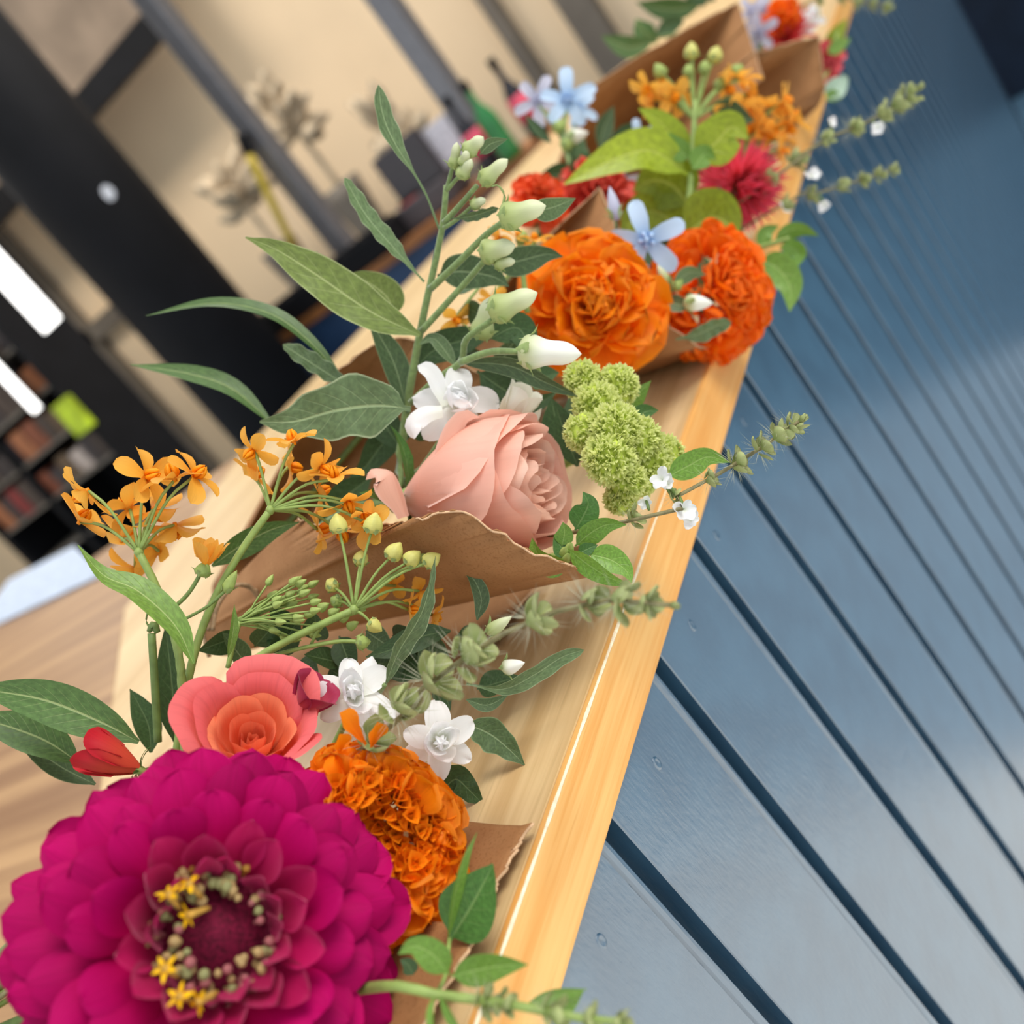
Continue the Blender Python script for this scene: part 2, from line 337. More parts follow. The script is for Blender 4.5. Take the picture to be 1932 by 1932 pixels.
# dim grey pot plants against the tan wall
M_dimleaf = plain('dull_grey_green_leaf', srgb(186, 168, 142), 0.8, 0.2, 20, 0.2)
def potplant(label, xr, zr, h, n, seed):
    r = random.Random(seed); Y = 5.3; x = CAM.x + xr * Y; z = CAM.z + zr * Y; h = z; t = thing('potted_plant', label, 'plant', (x, Y, z - h))
    tube('pot', [(x, Y, z - h), (x, Y, z - h * 0.55)], [0.09, 0.13], M_frame, t, 5, 14); tube('trunk', [(x, Y, z - h * 0.6), (x, Y, z)], [0.02, 0.015], M_dimleaf, t, 5, 6)
    for k in range(n):
        a = r.uniform(0, 6.28); e = r.uniform(-0.3, 1.1); L = r.uniform(0.16, 0.30); d = Vector((math.cos(a) * math.cos(e), math.sin(a) * math.cos(e), math.sin(e))); b = Vector((x, Y, z + r.uniform(-0.15, 0.1)))
        tube('leaf', [b, b + d * L * 0.5, b + d * L], [0.006, 0.045, 0.05, 0.004], M_dimleaf, t, 6, 6)
    return t
potplant('grey pot plant against the tan wall left of the left silver post', -0.775, 0.10, 0.62, 22, 1)
potplant('grey pot plant against the tan wall right of the left silver post', -0.655, 0.115, 0.66, 22, 2)
potplant('low grey pot plant against the tan wall above the till', -0.555, 0.03, 0.40, 22, 3)
tag(box('side_table', (CAM.x - 0.85 * 5.3, 5.1, -1.0), (CAM.x - 0.5 * 5.3, 5.5, 0.0), M_frame, None, 0.02), 'grey sideboard under the pot plants by the wall', 'sideboard')
# paper and clutter on the near brown leg
t = [PZ(x, y, 0.002) for x, y in ((-60, 1206), (18, 1096), (142, 1032), (196, 1086))]
o = put('paper_sheet', t + [a + Vector((0, 0, 0.004)) for a in t], [(3, 2, 1, 0), (4, 5, 6, 7), (0, 1, 5, 4), (1, 2, 6, 5), (2, 3, 7, 6), (3, 0, 4, 7)], plain('white_paper', srgb(172, 184, 202), 0.6), None, None, False)
tag(o, 'white sheet of paper lying at the back of the brown counter', 'paper')
# shelves with packets behind the workspace, lit panes
sh = thing('shop_shelf', 'dark shelf unit of packets left of the black column', 'shelf', (-5, 4.2, -1))
X0, X1 = CAM.x - 1.56 * 4.2, CAM.x - 1.125 * 4.52
for z in (-0.3, 0.0, 0.26, 0.52, 0.80, 1.1, 1.4, 1.7): box('shelf_board', (X0, 4.1, z - 0.02), (X1, 4.5, z), M_frame, sh)
for x in (X1, X1 - 0.8, X0): box('upright', (x - 0.025, 4.08, -1), (x + 0.025, 4.5, 2.0), M_black, sh)
box('back_board', (X0, 4.5, -1), (X1, 4.52, 2.0), M_black, sh)
pk = [srgb(*c) for c in ((120, 62, 40), (150, 90, 56), (176, 160, 150), (120, 30, 34), (60, 48, 44), (196, 186, 178), (90, 70, 50), (178, 200, 40), (150, 50, 60), (46, 40, 44))]
PKM = [plain('packet_colour', c, 0.5, 0.4, 8, 0.35) for c in pk]; rr = random.Random(3); npk = 0
NAMEC = ['rust', 'tan brown', 'pale grey', 'dark red', 'dark brown', 'off-white', 'olive brown', 'lime green', 'wine red', 'charcoal']
ORD = ['first', 'second', 'third', 'fourth', 'fifth', 'sixth', 'seventh', 'eighth', 'ninth', 'tenth', 'eleventh', 'twelfth', 'thirteenth', 'fourteenth', 'fifteenth', 'sixteenth', 'seventeenth', 'eighteenth', 'nineteenth', 'twentieth', 'twenty-first', 'twenty-second']
for si, z in enumerate((0.0, 0.26, 0.52, 0.80)):
    x = X1 - 0.05; pi_ = 0
    while x > X0 + 0.1:
        w = rr.uniform(0.07, 0.16); h = rr.uniform(0.12, 0.22); c = rr.choice([0, 1, 1, 2, 4, 4, 4, 6, 6, 9, 9, 3]); 
        o = box('packet', (x - w, 4.12, z), (x - 0.012, 4.12 + rr.uniform(0.12, 0.25), z + h), PKM[c], None, 0.006)
        tag(o, '%s packet, %s from the column on the %s shelf up' % (NAMEC[c], ORD[pi_], ORD[si]), 'packet', 'packets on the shelf unit'); x -= w; pi_ += 1
M_lit = emit('lit_window', (1.0, 0.97, 0.93), 2.5)
def pane(label, xr0, xr1, zr0, zr1, Y=4.02, mat=None):
    x0, x1 = CAM.x + xr0 * Y, CAM.x + xr1 * Y; z0, z1 = CAM.z + zr0 * Y, CAM.z + zr1 * Y
    t = thing('light_panel', label, 'lamp', (x0, Y, z0)); box('glowing_face', (x0, Y, z0), (x1, Y + 0.02, z1), mat or M_lit, t, 0.005); box('casing', (x0 - 0.012, Y + 0.01, z0 - 0.012), (x1 + 0.012, Y + 0.04, z1 + 0.012), M_black, t, 0.004)
pane('wide glowing white light panel on the shelf front', -1.182, -1.138, 0.128, 0.34)
pane('slim glowing white light strip below the wide panel', -1.320, -1.300, 0.06, 0.16)
o = tag(box('green_packet', (CAM.x - 1.285 * 4.05, 4.05, CAM.z - 0.005 * 4), (CAM.x - 1.245 * 4.05, 4.1, CAM.z + 0.05 * 4), PKM[7], None, 0.006), 'lime green packet below the slim light strip', 'packet')
# unseen lamps added to brighten the tan wall
for i, (x, y, e) in enumerate(((-5.6, 3.9, 48), (-3.6, 3.9, 40), (-1.4, 3.9, 30))):
    t = thing('wall_fill_lamp', 'unseen lamp added to brighten the tan wall', 'lamp', (x, y, 2.9), 'added wall fill lamps'); t['label'] = ('leftmost', 'middle', 'rightmost')[i] + ' unseen lamp added to brighten the tan wall'
    tube('housing', [(x, y, 2.92), (x, y, 2.82)], [0.4, 0.52], M_black, t, 4, 20); tube('cord', [(x, y, 3.6), (x, y, 2.9)], [0.01] * 2, M_black, t, 3, 6)
    l = bpy.data.lights.new('wall_fill_light', 'AREA'); l.shape = 'DISK'; l.size = 1.0; l.energy = e; l.color = (1.0, 0.92, 0.82)
    lo = link('wall_fill_light', l, T((x, y, 2.8)), t)
# ------------------------------------------------------------------ plant builders
def sm(x, a, b):
    t = np.clip((x - a) / (b - a), 0, 1); return t * t * (3 - 2 * t)
def rtip(v, s): return np.where(v > s, np.sqrt(np.clip(1 - ((v - s) / (1 - s)) ** 2, 0, 1)), 1.0)
PROF = {
    'spoon': lambda v: (0.30 + 0.70 * sm(v, 0.0, 0.65)) * rtip(v, 0.66),
    'fan': lambda v: (0.14 + 0.86 * sm(v, 0.0, 0.85)) * rtip(v, 0.80),
    'oval': lambda v: np.sin(np.pi * np.clip(v, 0, 1) ** 0.8) ** 0.75,
    'round': lambda v: (0.35 + 0.65 * sm(v, 0, 0.45)) * rtip(v, 0.45),
    'strap': lambda v: (0.55 + 0.45 * sm(v, 0.0, 0.5)) * rtip(v, 0.75),
    'needle': lambda v: (1 - v * 0.96),
    'lance': lambda v: np.maximum(0.10 * (1 - v), np.sin(np.pi * np.clip(v, 0, 1) ** 0.85)) * 1.0,
    'bigspoon': lambda v: (0.12 + 0.88 * sm(v, 0.35, 0.72)) * rtip(v, 0.70),
    'ovate': lambda v: np.maximum(0.08 * (v < 0.1), np.sin(np.pi * np.clip((v - 0.06) / 0.94, 0, 1) ** 0.62) ** 0.9),
    'strapleaf': lambda v: (0.14 + 0.86 * sm(v, 0.08, 0.45)) * rtip(v, 0.62),
}
def petal_mesh(name, L, Wd, mat, prof='spoon', bend=0.0, start=0.0, cup=0.0, ruf=0.0, frq=3.0, nu=7, nv=9, seed=0, jag=0.0):
    r = np.random.RandomState(seed + 100); vs = 1 - (1 - np.linspace(0, 1, nv)) ** (1.0 if prof == 'needle' else 1.6); us = np.linspace(-1, 1, nu)
    th = np.radians(start + bend * vs); dy = np.cos(th); dz = np.sin(th)
    st_ = np.diff(vs) * L; yc = np.concatenate([[0], np.cumsum((dy[1:] + dy[:-1]) / 2 * st_)]); zc = np.concatenate([[0], np.cumsum((dz[1:] + dz[:-1]) / 2 * st_)])
    w = np.maximum(PROF[prof](vs), 0.02) * Wd / 2; ph = r.uniform(0, 6.28, 3); out = []; uv = []
    for j in range(nv):
        for i, u in enumerate(us):
            a = u * cup
            x = w[j] * (math.sin(a) / cup if abs(cup) > 1e-3 else u); h = w[j] * ((1 - math.cos(a)) / cup if abs(cup) > 1e-3 else 0)
            wave = ruf * L * (vs[j] ** 1.6) * (math.sin(frq * u * 2.2 + ph[0]) + 0.5 * math.sin(frq * 2 * u * 2.2 + ph[1])) * (0.35 + 0.65 * abs(u)) if ruf else 0
            ext = jag * L * (vs[j] ** 6) * math.sin(frq * 3.1 * u + ph[2]) if jag else 0
            h += wave; n = (-dz[j], dy[j])
            out.append((x, yc[j] + n[0] * h + ext * dy[j], zc[j] + n[1] * h + ext * dz[j])); uv.append((u * 0.5 + 0.5, vs[j]))
    return mesh(name, out, gridf(nv, nu), mat, uv)
def ribbon(name, pts, width, mat, parent, prof='lance', roll=0.0, twist=0.0, fold=0.25, wave=0.0, wn=5.0, nv=18, nu=7, seed=0, lob=0.0):
    p = catmull(pts, nv); t = tangents(p); vs = np.linspace(0, 1, nv); us = np.linspace(-1, 1, nu)
    view = norm(np.array(CAM)[None, :] - p); n0 = norm(view - t * np.sum(view * t, 1, keepdims=True)); sd = np.cross(t, n0)
    ang = np.radians(roll + twist * vs); n = n0 * np.cos(ang)[:, None] + sd * np.sin(ang)[:, None]; sd = np.cross(t, n)
    w = np.maximum(PROF[prof](vs), 0.035) * width / 2; rs = np.random.RandomState(seed + 5); ph = rs.uniform(0, 6.28, 4); out = []; uv = []
    for j in range(nv):
        for u in us:
            sgn = 0 if u < 0 else 1; wob = 1 + (lob * math.sin(wn * 6.28 * vs[j] + ph[2 + sgn]) * abs(u) if lob else 0)
            h = fold * abs(u) * w[j] + wave * width * abs(u) ** 1.5 * math.sin(wn * 6.28 * vs[j] + ph[sgn]) * min(1, w[j] / width * 3)
            out.append(p[j] + sd[j] * u * w[j] * wob + n[j] * h); uv.append((u * 0.5 + 0.5, vs[j]))
    return put(name, out, gridf(nv, nu), mat, parent, uv)
def pxpts(pts, d0, d1=None):
    d1 = d0 if d1 is None else d1; n = len(pts)
    return [P(q[0], q[1], d0 + (d1 - d0) * i / max(1, n - 1) + (q[2] if len(q) > 2 else 0)) for i, q in enumerate(pts)]
def leaf(parent, pts, d0, d1, wpx, mat, prof='lance', roll=0.0, twist=0.0, fold=0.25, wave=0.0, wn=5.0, nv=26, seed=0, lob=0.0):
    return ribbon('leaf', pxpts(pts, d0, d1), px(wpx, (d0 + d1) / 2), mat, parent, prof, roll, twist, fold, wave, wn, nv, 7, seed, lob)
def stem(parent, pts, d0, d1, wpx, mat, name='stem', ns=8):
    q = pxpts(pts, d0, d1); w = wpx if isinstance(wpx, (list, tuple)) else [wpx]
    return tube(name, q, [px(a, (d0 + d1) / 2) / 2 for a in (w if len(w) > 1 else w * 2)], mat, parent, max(8, 4 * len(q)), ns)

# ---- colours
G = leaf_mat
M_tw = G('tweedia_leaf', srgb(100, 122, 80), srgb(160, 180, 132), srgb(176, 190, 150), 0.18, 0.55, 9)
M_twd = G('tweedia_leaf_dark', srgb(78, 100, 62), srgb(140, 160, 116), srgb(140, 160, 116), 0.15, 0.5, 8)
M_twl = G('tweedia_leaf_olive', srgb(108, 124, 60), srgb(170, 182, 118), srgb(178, 188, 130), 0.2, 0.5, 8)
M_mw = G('milkweed_leaf', srgb(84, 114, 58), srgb(166, 182, 120), None, 0.2, 0.42, 12)
M_mwl = G('milkweed_leaf_bright', srgb(110, 142, 62), srgb(172, 190, 120), None, 0.22, 0.42, 12)
M_bas = G('basil_leaf', srgb(118, 158, 64), srgb(158, 190, 104), None, 0.28, 0.35, 6)
M_basd = G('basil_leaf_deep', srgb(80, 122, 58), srgb(126, 160, 92), None, 0.2, 0.35, 6)
M_lime = G('lime_leaf', srgb(150, 168, 40), srgb(186, 198, 84), None, 0.3, 0.4, 6)
M_deep = G('deep_green_leaf', srgb(66, 92, 52), srgb(110, 134, 88), None, 0.12, 0.5, 8)  # darkest of the leaf greens
M_stem = plain('green_stem', srgb(140, 160, 84), 0.5, 0.4, 200, 0.12); M_stemd = plain('dull_green_stem', srgb(110, 132, 70), 0.5, 0.4, 200, 0.15)
M_twstem = plain('hairy_green_stem', srgb(122, 142, 86), 0.65, 0.3, 400, 0.18, sheen=0.4); M_basstem = plain('brown_green_stem', srgb(124, 116, 80), 0.6, 0.3, 300, 0.2)
M_zin = petal_mat('zinnia_petal', srgb(182, 0, 74), srgb(176, 0, 90), 0.1, 0.9, 0.22, 0.7, 0.0, 0.34, 0.5, None, 0.12)
M_zin2 = petal_mat('zinnia_inner_petal', srgb(176, 50, 88), srgb(176, 0, 80), 0.0, 0.25, 0.2, 0.6, 0.2, 0.3, 0.4, srgb(186, 20, 96))
M_ora = petal_mat('marigold_petal', srgb(246, 116, 0), srgb(255, 148, 12), 0.1, 1.0, 0.42, 0.55, 0.0, 0.24, 0.4, srgb(255, 152, 34))
M_ora2 = petal_mat('marigold_deep_petal', srgb(242, 98, 0), srgb(255, 124, 8), 0.1, 1.0, 0.42, 0.55, 0.0, 0.24, 0.4, srgb(255, 130, 26))
M_oraq = petal_mat('marigold_quill', srgb(186, 108, 0), srgb(244, 138, 10), 0.2, 0.95, 0.25, 0.55, 0.0, 0.3, 0.3)
M_coral = petal_mat('coral_rose_petal', srgb(252, 150, 100), srgb(242, 116, 116), 0.2, 0.9, 0.28, 0.5, 0.05, 0.14, 0.35, srgb(230, 84, 104))
M_corali = petal_mat('coral_rose_heart', srgb(248, 128, 76), srgb(250, 150, 108), 0.25, 1.0, 0.28, 0.5, 0.05, 0.16, 0.25)
M_dpink = petal_mat('dusky_pink_petal', srgb(196, 84, 96), srgb(164, 44, 78), 0.1, 0.9, 0.2, 0.55, 0.1, 0.2, 0.3)
M_red = petal_mat('red_petal', srgb(226, 84, 60), srgb(200, 30, 46), 0.2, 0.9, 0.2, 0.5, 0.05, 0.2, 0.3)
M_peach = petal_mat('peach_rose_petal', srgb(250, 194, 170), srgb(252, 204, 184), 0.1, 1.0, 0.38, 0.55, 0.05, 0.10, 0.15, srgb(252, 214, 200))
M_peachi = petal_mat('peach_rose_heart', srgb(250, 196, 164), srgb(252, 214, 194), 0.1, 1.0, 0.42, 0.55, 0.05, 0.10, 0.15, srgb(252, 220, 204))
M_white = petal_mat('white_petal', srgb(244, 246, 234), srgb(252, 252, 252), 0.0, 0.5, 0.45, 0.45, 0.0, 0.06, 0.1)
M_cream = petal_mat('cream_petal', srgb(228, 222, 190), srgb(244, 240, 224), 0.0, 0.6, 0.3, 0.5, 0.0, 0.08, 0.1)
M_lblue = petal_mat('pale_blue_petal', srgb(164, 198, 234), srgb(198, 222, 248), 0.0, 0.7, 0.3, 0.5, 0.0, 0.10, 0.2)
M_lilac = petal_mat('pale_lilac_petal', srgb(190, 190, 214), srgb(214, 214, 232), 0.0, 0.7, 0.3, 0.5, 0.0, 0.10, 0.2)
M_mwo = petal_mat('milkweed_petal', srgb(244, 176, 60), srgb(250, 188, 80), 0.1, 0.9, 0.42, 0.5, 0.0, 0.2, 0.35); M_mwc = petal_mat('milkweed_crown', srgb(250, 150, 6), srgb(255, 168, 14), 0.1, 0.9, 0.25, 0.5, 0.0, 0.2, 0.2)
M_mwbud = plain('milkweed_bud', srgb(216, 210, 118), 0.5, 0.4, 200, 0.12, 0.2); M_gbud = plain('green_bud', srgb(168, 186, 104), 0.55, 0.3, 300, 0.15, 0.2)
M_twbud = petal_mat('tweedia_bud', srgb(180, 192, 122), srgb(232, 234, 196), 0.15, 1.0, 0.25, 0.55, 0.1, 0.06, 0.2); M_twbudw = petal_mat('tweedia_bud_white', srgb(206, 212, 160), srgb(250, 248, 236), 0.1, 0.5, 0.25, 0.5, 0.1, 0.04, 0.15)
M_sep = plain('hairy_sepal', srgb(158, 176, 112), 0.7, 0.2, 300, 0.15, 0.2)
M_cal = petal_mat('basil_calyx', srgb(146, 160, 96), srgb(178, 186, 126), 0.1, 0.9, 0.3, 0.6, 0.1, 0.3, 0.3, srgb(150, 140, 100)); M_hair = plain('fine_hair', srgb(206, 206, 180), 0.7, 0.2, 10, 0.1, 0.4)
M_str = petal_mat('strawflower_bract', srgb(232, 96, 100), srgb(238, 84, 110), 0.1, 0.9, 0.35, 0.5, 0.0, 0.4, 0.3); M_plum = petal_mat('plum_petal', srgb(70, 16, 44), srgb(96, 22, 60), 0, 1, 0.1, 0.5)
M_cel = petal_mat('celosia_tuft', srgb(190, 204, 92), srgb(246, 248, 176), 0.0, 1.0, 0.5, 0.7, 0.2, 0.3, 0.1); M_celb = plain('celosia_body', srgb(184, 198, 84), 0.8, 0.2, 300, 0.25)
def kraft():
    n = NT('kraft_paper'); a = n.noise(900, 3, n.coords('Object')); b = n.noise(45, 3, n.coords('Object')); c = n.mix(n.ramp(b, 0.3, 0.7), srgb(158, 110, 68), srgb(170, 122, 78))
    c = n.mix(n.math('MULTIPLY', n.ramp(a, 0.5, 0.7), 0.5), c, srgb(132, 88, 50)); n.bump(a, 0.2, 0.0002); return n.fin(c, 0.75, 0.25, 0.08)
M_kraft = kraft(); M_torn = plain('torn_paper_edge', srgb(206, 168, 130), 0.8, 0.2, 500, 0.2); M_twine = plain('jute_twine', srgb(150, 126, 96), 0.85, 0.2, 400, 0.3, bump=0.0006)

# ---- flowers
def zinnia(label, pos, axis, R, back):
    t = thing('zinnia', label, 'flower', back); A = frame(pos, axis)
    s = R / 0.058; n_ = [21, 20, 19, 18, 17, 16, 14]; L_ = [.0435, .0405, .0365, .0318, .0268, .0210, .0140]; E_ = [-13, -2, 9, 20, 32, 46, 60]; W_ = [.0215, .0210, .0205, .0190, .0165, .0130, .0095]
    rs = random.Random(5)
    for i in range(7):
        ms = [petal_mesh('petal', L_[i], W_[i], M_zin if i < 5 else M_zin2, 'spoon', [-30, -28, -26, -20, -14, -4, 10][i] + 10 * (k - 1), 12, [-0.95, -0.6, 0.5][k] if i < 5 else 0.9, 0.02, 2, 7, 10, i * 7 + k) for k in range(3)]
        for k in range(n_[i]):
            a = 360 * (k + 0.5 * (i % 2)) / n_[i] + rs.uniform(-5, 5)
            M = A @ S(s) @ Rz(a) @ T((0, 0.0148 - 0.0002 * i, -0.014 + 0.0030 * i + rs.uniform(-.001, .001))) @ Rx(E_[i] + rs.uniform(-7, 7)) @ Ry(rs.uniform(-16, 16)) @ S(rs.uniform(0.93, 1.07), rs.uniform(0.92, 1.05), 1)
            link('petal', ms[rs.choice((0, 0, 1, 1, 2))], M, t)
    v, f, uv = tube_geo([(0, 0, -0.004), (0, 0, 0.009)], [0.0175, 0.017, 0.015, 0.0105, 0.006, 0.001], 12, 20); v = [A @ (Vector(q) * s) for q in v]; put('disc', v, f, plain('maroon_disc', srgb(96, 10, 40), 0.8, 0.2, 900, 0.5, bump=0.001), t, uv)
    fm = [plain('disc_floret', srgb(*c), 0.6, 0.3, 500, 0.2) for c in ((168, 140, 92), (158, 92, 92), (140, 138, 90), (190, 146, 62))]
    def knob(mat):
        v, f, uv = tube_geo([(0, 0, 0), (0, 0, 0.0052)], [0.0007, 0.0008, 0.0009, 0.0014, 0.0015, 0.0009], 6, 7); return mesh('floret', v, f, mat, uv)
    kn = [knob(q) for q in fm]
    for k in range(120):
        a = rs.uniform(0, 6.283); q = rs.random(); r = 0.0085 + 0.0082 * q; 
        M = A @ S(s) @ T((r * math.cos(a), r * math.sin(a), 0.004 + 0.005 * (1 - q))) @ Rz(math.degrees(a)) @ Ry(12 + 40 * q + rs.uniform(-18, 18)) @ S(rs.uniform(0.65, 1.1))
        link('floret', kn[3 if q > 0.75 and rs.random() < 0.7 else rs.choice((0, 0, 1, 2))], M, t)
    st = petal_mesh('star_petal', 0.0042, 0.0017, petal_mat('yellow_star', srgb(246, 186, 0), srgb(250, 196, 10), 0, 1, 0.2, 0.5), 'oval', -20, 15, 0.4, nu=3, nv=5)
    sv, sf, su = tube_geo([(0, 0, -0.006), (0, 0, 0.001)], [0.0006, 0.0012], 4, 6); sm_ = mesh('star_floret', sv, sf, fm[3], su)
    for dx, dy in ((-95, 72), (-70, 118), (-38, 128), (-102, -70), (-58, -92), (-60, -30)):
        w = cdir(dx, dy, 0); w = w - axis * w.dot(axis); loc = Vector(pos) + w.normalized() * px(math.hypot(dx, dy), 0.292) * 0.92 + axis * 0.017 * s
        B = frame(loc, axis + w * 0.5 + cdir(rs.uniform(-.4, .4), rs.uniform(-.4, .4), 0)); o = link('star_floret', sm_, B, t)
        for k in range(5): link('star_petal', st, B @ Rz(72 * k + dx) @ Rx(rs.uniform(-10, 25)), o)
    tube('stem', [pos - axis * 0.012, pos - axis * 0.05 + Vector((-0.02, 0, -0.02)), back], [0.003, 0.003, 0.003], M_stemd, t, 12)
    cm = petal_mesh('bract', 0.016, 0.012, M_deep, 'round', 40, 10, 0.7, nu=5, nv=5)
    for k in range(10): link('bract', cm, A @ T((0, 0, -0.019 * s)) @ Rz(36 * k) @ Rx(10), t)
    return t
def marigold(label, pos, axis, R, back, mats, n=170, seed=1, hole=0.0, quills=0, xh=None, flat=1.0, crest=False, wd=0.78):
    t = thing('marigold', label, 'flower', back); A = frame(pos, axis, xh); rs = random.Random(seed)
    ms = [petal_mesh('petal', 1.0, wd, mats[0], 'fan', rs.uniform(-50, 10), rs.uniform(5, 30), rs.uniform(-0.4, 0.8), rs.uniform(0.05, 0.10), rs.uniform(1.5, 2.6), 9, 8, seed * 31 + k, 0.05) for k in range(8)]
    for k in range(n):
        q = hole + (1 - hole) * (k + 0.5) / n; a = k * 137.508 + rs.uniform(-12, 12); e = 84 - 112 * q ** 1.05 + rs.uniform(-9, 9)
        L = R * (0.50 + 0.42 * q) * rs.uniform(0.85, 1.12)
        M = A @ S(1, 1, flat) @ Rz(a) @ T((0, R * 0.10 * q, R * (0.18 - 0.42 * q))) @ Rx(e) @ Ry(rs.uniform(-40, 40)) @ S(L * rs.uniform(0.7, 1.05), L, L)
        if crest:
            th = math.radians(q * 112); L = R * rs.uniform(0.36, 0.50)
            M = A @ S(1, 1, flat) @ Rz(a) @ T((0, R * 0.60 * math.sin(th), R * 0.42 * math.cos(th) - R * 0.12)) @ Rx(80 - q * 106 + rs.uniform(-22, 22)) @ Ry(rs.uniform(-60, 60)) @ S(L * rs.uniform(0.8, 1.15), L, L)
        link('petal', rs.choice(ms), M, t)
    if quills:
        qm = []
        for k in range(3):
            v, f, uv = tube_geo([(0, 0, 0), (0.02, 0, 0.5), (0, 0.03, 1)], [0.05, 0.07, 0.09, 0.14, 0.26 + 0.05 * k], 7, 9, 3, 0.22); qm.append(mesh('quill', v, f[:-1], mats[1], uv))
        for k in range(quills):
            q = (k + 0.5) / quills; r = R * (0.05 + 0.56 * math.sqrt(q)); a = k * 2.39996
            h = R * (-0.22 + 0.38 * sm(np.array(q), 0.0, 0.5)); L = R * rs.uniform(0.24, 0.32)
            M = A @ T((r * math.cos(a), r * math.sin(a), h)) @ Rz(math.degrees(a)) @ Ry(-14 + 36 * q + rs.uniform(-14, 14)) @ S(L * 0.9, L * 0.9, L); link('quill', rs.choice(qm), M, t)
    v, f, uv = tube_geo([(0, 0, -R * 0.75), (0, 0, -R * 0.3)], [R * 0.1, R * 0.22, R * 0.3], 6, 12); put('calyx', [A @ Vector(q) for q in v], f, M_stemd, t, uv)
    tube('stem', [pos - axis * R * 0.7, pos - axis * R * 1.4 + Vector((-0.015, 0, -0.01)), back], [0.0025] * 3, M_stemd, t, 12)
    return t
def rose_petal(t, A, R, H, phi, span, opn, roll, mat, seed, close=0.0, tip=0.06, nu=17, nv=14, base=0.22, name='petal'):
    rs = np.random.RandomState(seed); ph = rs.uniform(0, 6.28, 3); out = []; uv = []
    for j in range(nv):
        v = j / (nv - 1)
        for i in range(nu):
            u = -1 + 2 * i / (nu - 1); side = 0.40 + 0.60 * math.sqrt(max(0.0, 1 - abs(u) ** 3.4)) + tip * (1 - abs(u)) ** 2
            vv = v * side; r = R * (1 + 0.05 * u) * (base + (1 - base) * math.sin(min(1, vv * 1.25) * math.pi / 2)) * (1 - close * vv ** 3) + opn * R * vv ** 2.2
            z = H * vv; rl = max(0, v - 0.80) / 0.20; r += roll * R * rl ** 1.6; z -= roll * 0.55 * R * rl ** 2.4
            wv = 0.035 * R * v * v * math.sin(5 * u + ph[0]) + 0.02 * R * v * v * math.sin(11 * u + ph[1]); r += wv; z += 0.03 * H * v * math.sin(4 * u + ph[2])
            a = math.radians(phi) + math.radians(span / 2) * u * (0.55 + 0.45 * math.sin(min(1, v * 1.6) * math.pi / 2)); q = A @ Vector((r * math.cos(a), r * math.sin(a), z))
            out.append(q); uv.append((u * 0.5 + 0.5, v))
    return put(name, out, gridf(nv, nu), mat, t, uv)
def rose(label, base, axis, R, H, back, mat, mati, rows, seed=1, xh=None):
    t = thing('rose', label, 'flower', back); A = frame(base, axis, xh); rs = random.Random(seed); k = 0
    for (rr, hh, n, span, opn, roll, inner, close) in rows:
        for i in range(n):
            rose_petal(t, A @ T((rs.uniform(-.03, .03) * R, rs.uniform(-.03, .03) * R, 0)), R * rr * rs.uniform(0.95, 1.05), H * hh * rs.uniform(0.97, 1.03), 360 * i / n + k * 47 + rs.uniform(-10, 10), span, opn + rs.uniform(-.03, .03), roll * rs.uniform(0.6, 1.3), mati if inner else mat, seed * 50 + k * 9 + i, close)
        k += 1
    v, f, uv = tube_geo([(0, 0, -H * 0.16), (0, 0, H * 0.12)], [R * 0.12, R * 0.22, R * 0.25], 6, 12); put('calyx', [A @ Vector(q) for q in v], f, M_stem, t, uv)
    sp = petal_mesh('sepal', H * 0.5, R * 0.28, M_basd, 'lance', -60, 30, 0.4, nu=5, nv=7)
    for i in range(5): link('sepal', sp, A @ Rz(72 * i + 20) @ T((0, R * 0.12, -H * 0.03)), t)
    tube('stem', [Vector(base) - axis * H * 0.1, Vector(base) - axis * H * 0.6, back], [0.0028] * 3, M_stemd, t, 10)
    return t, A
ROSE_OPEN = [(0.16, 0.86, 3, 200, 0.0, 0.02, 1, 0.25), (0.28, 0.90, 4, 150, 0.02, 0.05, 1, 0.15), (0.42, 0.93, 5, 130, 0.05, 0.08, 1, 0.08), (0.56, 0.95, 5, 120, 0.10, 0.10, 1, 0.03), (0.70, 0.97, 5, 118, 0.16, 0.14, 0, 0), (0.84, 0.98, 5, 112, 0.24, 0.20, 0, 0), (0.95, 0.95, 5, 108, 0.36, 0.24, 0, 0)]
